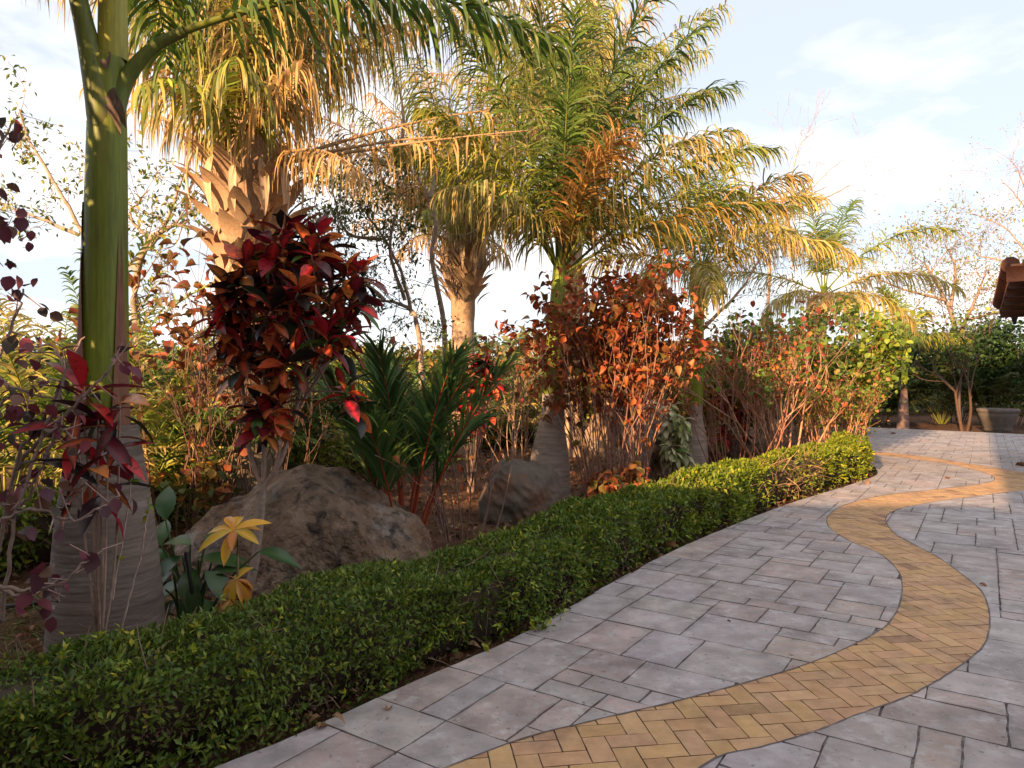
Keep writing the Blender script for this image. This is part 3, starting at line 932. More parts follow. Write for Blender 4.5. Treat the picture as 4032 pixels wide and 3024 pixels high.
shaggy_palm('big shaggy palm with drooping fronds behind the tall red croton', 249, 8.6, 150, 236, 84, .36, 30, 4.6, 1.0, 5, greenness=.6, emin=36, tcol=(.13, .10, .07),
            extra=((12, 24, 3.9, .35, .45, FT, FO), (4, 16, 3.0, .3, .6, FT, FO), (-6, 8, 3.4, .1, .8, FT, FO), (150, 45, 2.6, .3, .55, FT, FO), (172, 38, 2.4, .4, .5, FO, FT), (-40, 5, 2.2, .8, .3, FT, FO)))
shaggy_palm('shaggy palm with pale hanging spathes between the red croton and the centre palm', 463, 15.0, 238, 280, 50, .24, 26, 4.4, 1.0, 9,
            extra=((160, 35, 3.0, .9, .3, FT, FO), (140, 62, 2.6, .5, .5, FO, FT), (-60, 10, 2.0, 1.2, .2, FT, FO), (240, 15, 2.2, 1.2, .2, FT, FO)), greenness=.35)
shaggy_palm('tall sunlit palm with tan trunk directly behind the centre palm', 573, 14.6, 150, 205, 46, .19, 24, 3.8, .9, 21, greenness=.5,
            extra=((10, 42, 3.4, .5, .1, FT, (.62, .48, .28)), (-30, 20, 3.0, 1.2, .1, FY, FT)))

def royal(label, pxb, d, pyb, pyt, pxt, pyc, r0, r1, rs, fr, ll, group='royal palms', colt=(.36, .29, .25), nl=56, lw=.03, nm='royal_palm', shaftc=(.20, .26, .02)):
    """trunk to row pyt, crownshaft to row pyc"""
    base = np.array([gx(pxb, d), d, -.1]); mid = at((pxb * .6 + pxt * .4), pyt, d); top = at(pxt, pyc, d)
    t = thing(nm, label, 'palm tree', (base[0], d, -.07), group)
    trunk_mesh(t, base, mid, [(0, r0 * 1.08), (.1, r0), (.45, r0 * .85), (.8, r1 * 1.05), (1, r1)], colt, sides=24, rings=.006, n=150, scars=15)
    n = 24; f = np.linspace(0, 1, n)
    P = mid[None] * (1 - f[:, None]) + top[None] * f[:, None]
    mb = MB(); tube(mb, P, np.interp(f, [0, .1, .5, 1], [r1 * .95, rs * 1.1, rs, rs * .7]), np.array(shaftc), 18)
    mb.build('crownshaft', M_SHAFT, t, smooth=True)
    for (az, el, L, dr, cA, cB, hang) in fr:
        o = top + np.array([math.cos(R(az)) * rs * .6, math.sin(R(az)) * rs * .6, -.1 if el > 45 else -.2])
        put_frond(t, o, az, el, L, dr, nl, ll, lw, cA, cB, hang=hang * .95, rr=.02 * (rs / .1) ** .5, tip=FO, tipamt=.5, vee=.25, start=.14, fwd=.85, jit=.25, plume=.6)
    return t

def royal2(label, pxb, d, pyt, pxt, pyc, r0, r1, rs, fr, ll, **kw):
    return royal(label, pxb, d, None, pyt, pxt, pyc, r0, r1, rs, fr, ll, **kw)

royal2('centre royal palm with ringed pale trunk, upright green fronds and one orange frond', 548, 9.25, 394, 560, 258, .29, .135, .115, [
    (120, 88, 4.3, .25, FD, FG, .35), (60, 84, 4.1, .4, FD, FG, .5), (12, 68, 3.7, .9, FD, FG, .8), (355, 52, 3.2, 1.0, FG, FY, .8), (0, 76, 3.8, .7, FD, FG, .6),
    (345, 32, 2.9, .75, FG, FO, .8), (300, 70, 1.9, .9, FO, (.5, .27, .08), .6), (200, 80, 3.4, .7, FD, FG, .8), (170, 62, 2.9, 1.1, FG, FY, .9), 
    (20, 44, 3.2, .8, FG, FY, .7), (40, 78, 3.9, .6, FD, FG, .6), (90, 64, 3, 1.0, FG, FY, .7), (225, 50, 2.2, 1.4, FG, FT, 1.4),
    (320, 56, 2.8, 1.2, FG, FT, 1.3), (275, 82, 3.0, .5, FD, FG, .6), (340, 82, 3.8, .5, FD, FG, .5), (210, 66, 2.6, 1.0, FG, FY, .8)], .74, nl=105, lw=.026)
royal2('royal palm with fat pale trunk right of the tan boulder, crown half dry', 694, 12.7, 404, 700, 262, .25, .11, .10, [
    (80, 75, 2.6, .8, FG, FY, .7), (10, 60, 2.9, 1.3, FY, FT, 1.0), (345, 35, 2.7, 1.3, FY, FT, 1.2), (190, 55, 2.5, 1.4, FG, FY, 1.0), (165, 30, 2.6, 1.3, FY, FT, 1.2),
    (300, 45, 2.3, 1.6, FY, FT, 1.2), (240, 45, 2.3, 1.6, FG, FY, 1.2), (30, 80, 2.6, .5, FG, FY, .6), (320, 70, 2.4, 1.4, FG, FO, .9), (260, 10, 2.0, 1.3, FY, FT, 1.4), (110, 30, 2.4, 1.4, FY, FT, 1.2)], .85, nl=85, lw=.028)
royal2('palm with arching green fronds and dry skirt above the leafy green shrub', 818, 17.0, 360, 824, 286, .16, .10, .10, [
    (150, 74, 3.2, .8, FG, FY, .6), (110, 86, 3.0, .5, FD, FG, .5), (42, 74, 3.1, .8, FD, FG, .6), (8, 48, 3.9, 1.0, FG, FY, .8), (185, 25, 3.4, .9, FY, FG, .9), (350, 28, 3.2, 1.2, FY, FT, 1.1),
    (205, 10, 2.2, 1.3, FY, FT, 1.4), (330, 5, 2.2, 1.3, FY, FT, 1.4), (270, 0, 1.9, 1.4, FY, FT, 1.4), (300, -5, 2, 1.3, FY, FT, 1.4), (240, 0, 2, 1.3, FO, FT, 1.4), (65, 66, 2.8, 1.0, FG, FY, .7)], .72, nl=80, lw=.03)
royal2('slim young palm with bright yellow green shaft at the far end of the paving', 903, 23.0, 384, 906, 345, .18, .10, .085, [
    (160, 60, 2.4, 1.4, FG, FG, .7), (100, 80, 2.4, .6, FG, FG, .6), (40, 62, 2.3, 1.1, FG, FY, .7), (15, 40, 2.4, 1.5, FG, FG, .8), (185, 40, 2.2, 1.7, FD, FG, .9), (250, 45, 2.0, 1.6, FD, FG, .9), (310, 45, 2.0, 1.6, FG, FY, .9), (210, 75, 2.4, .9, FG, FY, .6)],
    .65, colt=(.20, .13, .12), lw=.045, shaftc=(.42, .46, .02))

def areca(label, x, y, n, H, seed, cols=((FG, FY),), name='areca_palm', group='areca palm clumps', ll=.42, lw=.028, z0=-.06, nl=40, red=False, spread=1.0, stiff=False, tipc=FY):
    r = random.Random(seed)
    t = thing(name, label, 'palm', (x, y, z0), group)
    for k in range(n):
        az = k * 137.5 + r.uniform(-20, 20)
        f = (k + .5) / n
        el = 86 - 40 * f * spread
        bx = x + math.cos(R(az)) * .12 * f; by = y + math.sin(R(az)) * .12 * f
        cA, cB = cols[k % len(cols)]
        L = H * r.uniform(.8, 1.15)
        put_frond(t, (bx, by, z0), az, el, L, r.uniform(.5, 1.3) * (0.6 if stiff else 1), nl, ll, lw, cA, cB, hang=.25 if stiff else .5, rr=.016, start=.38 if not red else .42, tip=tipc, tipamt=.35, vee=.5, fwd=.75 if not stiff else 1.5,
                  rc=(.38, .07, .03) if red else None)
    return t
GD = (.035, .09, .028)
areca('dark green clump palm with red leaf stalks beside the big boulder', gx(405, 6.2), 6.2, 16, 1.75, 3, ((GD, (.06, .13, .035)), ((.05, .12, .04), (.08, .15, .03))), 'red_stalk_palm', None, .56, .026, nl=36, red=True, spread=.36, stiff=True)

# left and rear background arecas
for lab, px, d, n, H, sd_ in [
    ('areca palm clump just right of the near palm shaft, behind the rear hedge', 138, 7.4, 12, 1.9, 51), ('areca palm clump behind the croton stems and the big boulder', 222, 8.6, 13, 1.9, 52),
    ('sunlit areca palm clump between the near palm and the big shaggy palm', 160, 9.5, 16, 3.2, 31),
    ('areca palm clump left of the near royal palm', 55, 8.2, 17, 3.9, 32),
    ('dark areca palm clump at the far left edge behind the purple shrub', 5, 7.2, 14, 2.2, 33),
    ('low areca palm clump behind the brown copperleaf at left', 205, 11.5, 14, 2.2, 34),
    ('areca palm clump right of the big croton crown', 350, 12.5, 14, 2.2, 35),
    ('areca palm clump at the foot of the second shaggy palm', 430, 15.5, 14, 2.3, 36),
    ('areca palm clump behind the small red croton', 500, 17.0, 14, 2.1, 37),
    ('areca palm clump behind the tan boulder', 650, 17.5, 14, 2.6, 38),
    ('areca palm clump filling the gap behind the dry royal palm', 730, 18.5, 14, 2.8, 39),
    ('shaded areca palm clump left of the slim young palm', 872, 24.2, 14, 2.8, 40),
    ('shaded areca palm clump behind the grey planter', 990, 24.0, 18, 3.6, 41),
    ('shaded areca palm clump right of the slim young palm', 942, 25.2, 16, 3.6, 42),
    ('tall areca palm clump beyond the side path at left', 110, 13.5, 16, 3.9, 43),
    ('areca palm clump beyond the side path behind the croton', 290, 16.5, 14, 3.0, 44)]:
    areca(lab, gx(px, d), d, n, H, sd_, ((FG, FY), (FY, FT), (FD, FG)) if px < 860 else (((.03, .06, .014), (.05, .085, .02)), ((.045, .07, .02), (.09, .09, .03))), lw=.03 * (d / 9) ** .5, nl=36, tipc=FY if px < 860 else (.05, .06, .02))  # far right clumps take darker leaf colours, shade painted in

# ------------------------------------------------------------------ shrubs
def stem_line(p, dv, L, n=5, wig=.06, lift=.0):
    P = [np.asarray(p, float)]; v = nrm(dv)
    for i in range(n):
        v = nrm(v + rng.normal(0, wig, 3) + np.array([0, 0, lift]))
        P.append(P[-1] + v * L / n)
    return np.array(P), v

def branchy(mb, p, dv, L, r, depth, tips, col, kids=(2, 3), ang=.55, wig=.09, lift=.05, shrink=.72, sides=5, rmin=.003):
    P, v = stem_line(p, dv, L, 5, wig, lift)
    tube(mb, P, np.linspace(r, max(r * .62, rmin), len(P)), np.array(col) * random.uniform(.8, 1.15), sides)
    if depth == 0:
        tips.append((P[-1], v)); tips.append((P[-2], v))
        return
    if depth == 1:
        tips.append((P[-1], v)); tips.append((P[2], v))
    for k in range(random.randint(*kids)):
        o = P[-1] if k < 2 else P[random.randint(2, len(P) - 1)]
        nd = nrm(v + rdir(1)[0] * ang)
        branchy(mb, o, nd, L * shrink * random.uniform(.7, 1.15), max(r * .6, rmin), depth - 1, tips, col, kids, ang, wig, lift, shrink, max(3, sides - 1), rmin)

def shrub(name, label, cat, x, y, H, spread, nst, stem_col, depth, per_tip, tm, size, cols, wts=None, r=.012, group=None, m=M_LEAF, cols2=None, jitter=.08, kids=(2, 3), leaf_dir='out', stem0=.45, basew=.15, ang=.45, zmin=0., drop=0.0, z0=-.07, grade=0):
    t = thing(name, label, cat, (x, y, z0), group)
    mb = MB(); tips = []
    for i in range(nst):
        a = random.uniform(0, 2 * math.pi); q = math.sqrt(random.random())
        p = np.array([x + math.cos(a) * basew * q, y + math.sin(a) * basew * q, z0])
        dv = np.array([math.cos(a) * spread * q, math.sin(a) * spread * q, 1])
        branchy(mb, p, dv, H * stem0 * random.uniform(.75, 1.15), r, depth, tips, stem_col, kids, ang)
    mb.build('stems', M_STEM, t)
    if per_tip:
        O = np.repeat(np.array([q[0] for q in tips]), per_tip, 0); D = np.repeat(np.array([q[1] for q in tips]), per_tip, 0)
        k = len(O)
        O = O + rng.normal(0, jitter, (k, 3)) * np.array([1, 1, .8])
        kp = (rng.random(k) > drop) & (O[:, 2] > zmin)
        if grade:
            kp &= rng.random(k) < (O[:, 2] / (H * .8)).clip(0, 1) ** grade
        O, D = O[kp], D[kp]; k = len(O)
        if leaf_dir == 'out':
            D = nrm(D * .4 + rdir(k) * .9 + np.array([0, 0, -.1]))
        else:
            D = nrm(rdir(k) * .7 + np.array([0, 0, -.7]))
        mb = MB()
        leaves(mb, tm, O, D, size * rng.uniform(.6, 1.3, k), pick(cols, k, .25, wts), None if cols2 is None else pick(cols2, k, .2))
        mb.build('foliage', m, t)
    return t

COPPER = [(.44, .085, .03), (.32, .06, .028), (.52, .17, .045), (.22, .16, .03), (.12, .075, .03)]
COPPER2 = [(.20, .05, .025), (.40, .11, .04), (.16, .12, .03)]
STEMC = (.30, .16, .12)
shrub('copperleaf_shrub', 'wide orange copperleaf shrub with many bare stems in front of the tan boulder', 'shrub', gx(617, 8.9), 8.9, 2.75, .15, 60, STEMC, 2, 6, T_CURLY, .085, COPPER, (5, 4, 3, 2.4, 1.5), .010, 'copperleaf shrubs', cols2=COPPER2, jitter=.06, basew=.38, ang=.36, zmin=.5, drop=.0, stem0=.42, grade=1.5)
shrub('copperleaf_shrub', 'brown copperleaf shrub left of the tall red croton', 'shrub', gx(184, 7.0), 7.0, 2.75, .30, 18, (.16, .09, .07), 2, 2, T_CURLY, .10, [(.17, .05, .03), (.26, .08, .035), (.11, .05, .025), (.15, .11, .03)], None, .009, 'copperleaf shrubs', cols2=COPPER2, jitter=.07, basew=.35, ang=.35, zmin=.9, drop=.1)
shrub('copperleaf_shrub', 'nearly leafless copperleaf stems in front of the dark round boulder', 'shrub', gx(462, 6.6), 6.6, 1.75, .55, 13, (.21, .13, .11), 2, 1, T_CURLY, .075, COPPER, None, .008, 'copperleaf shrubs', cols2=COPPER2, basew=.3, drop=.6)
shrub('copperleaf_shrub', 'low bronze copperleaf with green leaves over the rear hedge', 'shrub', gx(176, 6.3), 6.3, .95, .6, 5, (.2, .12, .1), 2, 3, T_ROUND, .085, [(.17, .13, .03), (.10, .13, .03), (.32, .09, .04), (.5, .26, .04)], None, .008, 'copperleaf shrubs', basew=.3)
shrub('bare_stem_shrub', 'thicket of bare brown stems behind the big boulder, under the red croton head', 'shrub', gx(248, 7.4), 7.4, 2.0, .35, 18, (.10, .055, .042), 2, 0, T_CURLY, .08, COPPER, None, .009, None, basew=.5, ang=.35)
shrub('orange_croton', 'low orange red shrub at the foot of the orange copperleaf', 'shrub', gx(622, 8.3), 8.3, .55, .7, 10, (.2, .1, .06), 1, 5, T_CURLY, .10, [(.38, .08, .03), (.2, .05, .03), (.42, .2, .05), (.1, .08, .02)], None, .006, None, cols2=COPPER2)
shrub('branching_shrub', 'pink stemmed branching shrub with few leaves at the far hedge', 'shrub', gx(778, 13.0), 13.0, 3.3, .62, 20, (.46, .27, .18), 4, 1, T_ROUND, .10, [(.10, .17, .03), (.2, .26, .04), (.32, .08, .04)], (4, 3, 1.5), .024, None, basew=.45, ang=.5, drop=.35, kids=(2, 3), stem0=.32)
shrub('green_shrub', 'leafy yellow green shrub at the far end of the hedge', 'shrub', gx(838, 14.4), 14.4, 2.7, .30, 18, (.36, .2, .12), 2, 12, T_ROUND, .11, [(.16, .24, .03), (.24, .30, .04), (.10, .17, .03), (.34, .22, .05)], (5, 5, 3, 1.2), .012, None, jitter=.16, basew=.4, ang=.5)
shrub('brown_stem_shrub', 'thicket of thin orange brown stems under the leafy green shrub', 'shrub', gx(832, 13.3), 13.3, 1.6, .42, 40, (.44, .22, .13), 2, 2, T_ROUND, .07, [(.40, .16, .05), (.2, .24, .04), (.15, .2, .03)], None, .009, None, basew=.45, jitter=.1)
shrub('green_shrub', 'green shrub behind the pink stemmed shrub', 'shrub', gx(735, 15.2), 15.2, 2.4, .5, 14, (.3, .2, .14), 2, 12, T_ROUND, .11, [(.12, .18, .03), (.2, .25, .03), (.3, .3, .04), (.4, .2, .05), (.4, .1, .04)], None, .012, None, jitter=.2, basew=.6)
shrub('dry_shrub', 'dry tan twiggy shrub between the centre palm and the small red croton', 'shrub', gx(520, 11.8), 11.8, 2.4, .55, 12, (.40, .25, .16), 3, 1, T_ROUND, .05, [(.3, .2, .06), (.14, .17, .04)], None, .012, None, basew=.3, drop=.4, stem0=.36)
shrub('dry_shrub', 'reddish twiggy shrub between the fat pale palm and the pink stemmed shrub', 'shrub', gx(738, 12.4), 12.4, 2.5, .5, 18, (.36, .16, .11), 3, 2, T_ROUND, .065, [(.45, .1, .04), (.5, .2, .05), (.2, .22, .04)], None, .011, None, basew=.5, drop=.4, stem0=.36)
shrub('green_shrub', 'dense dark green shrub in shade right of the slim young palm', 'shrub', gx(948, 25.8), 25.8, 3.3, .55, 18, (.12, .08, .06), 2, 22, T_ROUND, .12, [(.035, .075, .018), (.05, .10, .02), (.03, .06, .02)], None, .015, None, jitter=.28, basew=.7)  # shade painted into the low leaf colours, likewise on the next shrub
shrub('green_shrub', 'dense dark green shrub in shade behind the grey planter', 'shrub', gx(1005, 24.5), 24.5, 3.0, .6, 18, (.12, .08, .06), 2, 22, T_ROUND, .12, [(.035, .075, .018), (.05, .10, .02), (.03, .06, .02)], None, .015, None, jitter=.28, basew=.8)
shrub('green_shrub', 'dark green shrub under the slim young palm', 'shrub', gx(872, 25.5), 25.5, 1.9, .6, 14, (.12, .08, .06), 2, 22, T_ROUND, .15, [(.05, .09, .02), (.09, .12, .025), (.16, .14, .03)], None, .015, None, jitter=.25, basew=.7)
shrub('thin_tree', 'thin brown stemmed tree with sparse green leaves against the shaded shrubs', 'tree', gx(965, 21.5), 21.5, 4.6, .35, 3, (.10, .06, .045), 4, 1, T_ROUND, .12, [(.14, .22, .03), (.10, .18, .03), (.3, .3, .05)], None, .05, None, basew=.1, ang=.55, drop=.3, stem0=.32)
shrub('flowering_shrub', 'small shaded shrub at the foot of the far slim palm', 'shrub', gx(868, 22.9), 22.9, .45, .8, 12, (.15, .08, .08), 1, 6, T_STRAP, .16, [(.10, .03, .07), (.2, .06, .12), (.06, .08, .03)], None, .006, None)

# purple leaved shrub, close by on the left edge
PURP = [(.13, .03, .05), (.20, .045, .06), (.09, .035, .05), (.07, .06, .05), (.16, .08, .06)]
def purple():
    t = thing('purple_shrub', 'purple leaved shrub with pale bare branches at the left edge, with unseen growth added for shade', 'shrub', (-2.75, 3.35, -.07))
    mb = MB(); tips = []
    runs = [[(-20, 640, 3.3), (15, 470, 3.2), (38, 430, 3.2), (60, 380, 3.2), (85, 335, 3.2)], [(15, 470, 3.2), (40, 440, 3.1), (75, 405, 3.05), (105, 375, 3.0), (118, 355, 3.0)],
            [(-10, 500, 3.2), (20, 505, 3.1), (45, 460, 3.1)], [(0, 620, 3.1), (20, 500, 3.05), (62, 380, 3.1), (52, 345, 3.15)], [(-15, 530, 3.0), (30, 510, 3.0), (75, 520, 2.95), (120, 495, 2.95)],
            [(-10, 585, 2.9), (35, 590, 2.9), (70, 575, 2.9), (100, 550, 2.9)], [(-10, 590, 3.0), (45, 600, 3.0), (60, 602, 3.0)], [(-30, 420, 3.3), (10, 330, 3.3), (25, 290, 3.3)], [(-40, 400, 3.4), (-15, 200, 3.4), (12, 125, 3.4)],
            [(-40, 330, 3.4), (-10, 250, 3.4), (14, 235, 3.4)], [(-15, 375, 3.2), (20, 390, 3.2), (60, 400, 3.2)], [(-5, 480, 3.0), (-2, 420, 3.0), (12, 385, 3.0)], [(45, 460, 3.1), (60, 430, 3.0), (75, 440, 3.0)]]
    for q in runs:
        P = bez([at(*p) for p in q], 7)
        P = P + rng.normal(0, .006, P.shape)
        tube(mb, P, np.linspace(.009, .004, len(P)), (.25, .18, .16), 6)
        n0 = len(P) // 3
        for i in range(n0, len(P), 2):
            dv = nrm(rdir(1, .1)[0]); L = random.uniform(.05, .16)
            tube(mb, [P[i], P[i] + dv * L * .5, P[i] + dv * L], [.004, .003, .002], (.34, .22, .2), 4)
            tips.append((P[i] + dv * L, dv))
        tips.append((P[-1], nrm(P[-1] - P[-3])))
    ex = []
    for i in range(9):  # tall dense growth out of view, added to shade the palm and croton
        p = np.array([-3.45 + random.uniform(-.25, .25), 2.45 + random.uniform(-.2, .2), -.07])
        branchy(mb, p, np.array([random.uniform(-.12, .12), random.uniform(-.12, .12), 1]), 1.5 * random.uniform(.8, 1.1), .016, 3, ex, (.25, .18, .16), ang=.36)
    ex = [q for q in ex if q[0][0] < -.72 * q[0][1] - .75 and q[0][2] > .6]
    mb.build('stems', M_STEM, t)
    O = np.repeat(np.array([q[0] for q in ex]), 9, 0); k = len(O)
    O = O + rng.normal(0, .09, (k, 3))
    mbx = MB(); leaves(mbx, T_ROUND, O, nrm(rdir(k) * .8 + np.array([0, 0, -.55])), .085 * rng.uniform(.7, 1.35, k), pick(PURP, k, .25))
    O = np.repeat([q[0] for q in tips if q[0][0] / q[0][1] * FPX + 512 < 50 or random.random() < .3], 3, 0); k = len(O)
    O = O + rng.normal(0, .035, (k, 3))
    mb = mbx
    leaves(mb, T_ROUND, O, nrm(rdir(k) * .8 + np.array([0, 0, -.55])), .062 * rng.uniform(.7, 1.35, k), pick(PURP, k, .25), wmul=1.0)
    mb.build('foliage', M_LEAF, t)
purple()

# crotons -------------------------------------------------------------
CR_D = [(.02, .008, .013), (.012, .012, .012), (.05, .008, .016), (.012, .022, .012)]
CR_R = [(.52, .025, .028), (.36, .016, .032), (.62, .10, .035), (.20, .01, .025), (.66, .22, .06)]
def whorls(mb, ctrs, nl, size, cin, cedge, gfrac=.06, tm=T_CROTON, droop=-.15):
    for c in ctrs:
        n = random.randint(nl - 3, nl + 3)
        a = np.arange(n) * 2.4 + random.uniform(0, 6); el = np.linspace(-.5, 1.1, n) + rng.normal(0, .15, n)
        D = np.column_stack([np.cos(a) * np.cos(el), np.sin(a) * np.cos(el), np.sin(el) + droop])
        O = np.asarray(c) + D * .015 + np.column_stack([np.zeros(n), np.zeros(n), np.linspace(-.06, .03, n)])
        C1 = pick(cin, n, .25); C2 = pick(cedge, n, .25)
        allred = rng.random(n) < .35
        C2[allred] = C1[allred] * .9
        dark = rng.random(n) < .4
        C1[dark] = C2[dark] * 1.3
        g = rng.random(n) < gfrac
        C1[g] = (.10, .18, .03); C2[g] = (.06, .13, .025)
        leaves(mb, tm, O, D, size * rng.uniform(.7, 1.2, n), C1, C2, up=np.tile([0, 0, 1.0], (n, 1)) + rng.normal(0, .3, (n, 3)))

def croton_tree():
    d = 5.15
    t = thing('red_croton', 'tall croton with a round head of dark red and orange leaves, above the big boulder', 'shrub', (gx(259, d), d - .1, -.07), 'red crotons')
    mb = MB()
    B = np.array([gx(256, d), d - .25, -.08]); F = at(263, 488, d - .15)
    tube(mb, bez([B, at(255, 560, d - .2), F], 6), np.linspace(.032, .026, 13), (.27, .2, .17), 10)
    arms = [[F, at(250, 455, d - .1), at(245, 410, d), at(240, 360, d)], [F, at(264, 450, d - .12), at(264, 415, d - .1), at(270, 350, d)], [F, at(280, 462, d - .15), at(292, 425, d - .1), at(310, 350, d)], [F, at(276, 468, d), at(285, 430, d + .1), at(330, 360, d + .1)]]
    for a in arms:
        P = bez(a, 7); tube(mb, P, np.linspace(.02, .012, len(P)), (.30, .21, .17), 8)
    ctrs = []
    C0 = at(296, 313, d)
    for i in range(60):
        v = rdir(1)[0]; rr = random.uniform(.55, 1.0)
        c = C0 + v * np.array([.54, .48, .56]) * rr
        pxx = 512 + c[0] / c[1] * FPX; pyy = HOR - (c[2] - CAMH) / c[1] * FPX
        if pyy > 380 and pxx < 300 and pyy - 380 > (pxx - 230) * .9:
            pass
        ctrs.append(c)
    for q in [(258, 408, d - .25), (270, 415, d - .2), (280, 405, d - .2), (345, 392, d - .1), (356, 405, d), (262, 425, d - .22), (300, 235, d), (268, 245, d), (325, 250, d)]:
        ctrs.append(at(*q))
    for c in ctrs:
        s = arms[random.randint(0, 3)][-1]
        P = bez([s, (s + c) / 2 + rng.normal(0, .05, 3) - [0, 0, .06], c], 4)
        tube(mb, P, np.linspace(.010, .005, len(P)), (.22, .15, .12), 5)
    mb.build('stem', M_STEM, t, smooth=True)
    mb = MB(); whorls(mb, ctrs, 12, .20, CR_R + [(.72, .24, .06), (.66, .14, .04)], CR_D, .05)
    mb.build('foliage', M_CROTON, t, smooth=True)
croton_tree()

def croton(name, label, ctrs, base, n, size, cin, cedge, group=None, gfrac=.05, tm=T_CROTON, stemc=(.25, .17, .14), r=.008, m=M_CROTON, droop=-.15):
    t = thing(name, label, 'shrub', base, group)
    mb = MB(); b = np.asarray(base, float)
    for c in ctrs:
        c = np.asarray(c)
        P = bez([b + rng.normal(0, .03, 3) * [1, 1, 0], (b + c) / 2 + rng.normal(0, .04, 3), c], 6)
        tube(mb, P, np.linspace(r, r * .5, len(P)), stemc, 6)
    mb.build('stem', M_STEM, t)
    mb = MB(); whorls(mb, ctrs, n, size, cin, cedge, gfrac, tm, droop)
    mb.build('foliage', m, t, smooth=True)
    return t
d = 3.2
croton('red_croton', 'dark red croton in front of the near palm trunk', [at(82, 398, d), at(98, 420, d), at(120, 405, d), at(70, 430, d), at(108, 440, d), at(90, 470, d), at(100, 490, d)], (gx(98, d), d, -.07), 8, .23, CR_R, CR_D, 'red crotons', .03, tm=T_LONG)
d = 9.9
croton('red_croton', 'small red croton left of the centre palm', [at(476 + random.uniform(-18, 20), random.uniform(348, 425), d + random.uniform(-.2, .2)) for i in range(34)], (gx(472, d), d, -.07), 11, .19, [(.75, .03, .04), (.6, .03, .04), (.8, .14, .06)], CR_D, 'red crotons', .03, droop=-.6)
d = 13.6
croton('red_croton', 'red croton in the shade beside the fat pale palm trunk', [at(733 + random.uniform(-15, 15), random.uniform(395, 440), d + random.uniform(-.3, .3)) for i in range(16)], (gx(735, d), d, -.07), 10, .22, [(.55, .05, .03), (.42, .03, .03), (.6, .16, .05)], CR_D, 'red crotons', .05, droop=-.5)
d = 12.7
croton('yellow_croton', 'yellow orange croton behind the tan boulder', [at(660 + random.uniform(-22, 22), random.uniform(388, 425), d + random.uniform(-.2, .2)) for i in range(18)], (gx(660, d), d, -.07), 11, .22, [(.6, .38, .04), (.55, .22, .03), (.5, .3, .05)], [(.45, .16, .03), (.2, .2, .03)], 'yellow crotons', .1, droop=-.4)
d = 4.0
def rosette():
    t = thing('yellow_croton', 'small croton with a bright yellow rosette in front of the big boulder', 'shrub', (gx(236, 4.0), 4.0, -.07), 'yellow crotons')
    d = 4.0; mb = MB(); st = MB()
    for (px, py, dd, n, s, bright) in [(234, 530, d - .02, 11, .17, 1.0), (236, 580, d, 8, .15, .75), (230, 600, d - .04, 7, .15, .6)]:
        c = at(px, py, dd); Nn_ = nrm(np.array([.05, -.5, .86])); X = np.array([1.0, 0, 0]); Y = np.cross(Nn_, X)
        a = np.arange(n) * (2 * math.pi / n) + rng.normal(0, .12, n); e = rng.uniform(-.25, .35, n) if bright > .9 else rng.uniform(-.9, 0, n)
        D = (X[None] * np.cos(a)[:, None] + Y[None] * np.sin(a)[:, None]) * np.cos(e)[:, None] + Nn_[None] * np.sin(e)[:, None]
        leaves(mb, T_CROTON, np.tile(c, (n, 1)), D, s * 1.05 * rng.uniform(.85, 1.15, n), pick([(.85, .50, .04), (.80, .42, .04), (.7, .28, .04)], n, .12) * bright, pick([(.75, .40, .04), (.5, .13, .03), (.35, .25, .03)], n, .15) * bright, up=np.tile(Nn_, (n, 1)), wmul=.72)
        P = bez([(gx(236, d), d, -.08), c + [0, .05, -.1], c], 6); tube(st, P, .007, (.2, .16, .08), 6)
    st.build('stem', M_STEM, t); mb.build('foliage', M_GLOSS, t, smooth=True)
rosette()
YC = [(.68, .40, .04), (.62, .34, .04), (.55, .2, .04)]
d = 10.9
croton('variegated_shrub', 'pale cream variegated shrub left of the fat pale palm trunk', [at(676 + random.uniform(-10, 10), random.uniform(405, 460), d + random.uniform(-.2, .2)) for i in range(20)], (gx(676, d), d, -.07), 12, .18, [(.5, .48, .28), (.42, .42, .22)], [(.2, .25, .08), (.55, .52, .34)], None, .05, T_CROTON, m=M_LEAF, droop=-.7)

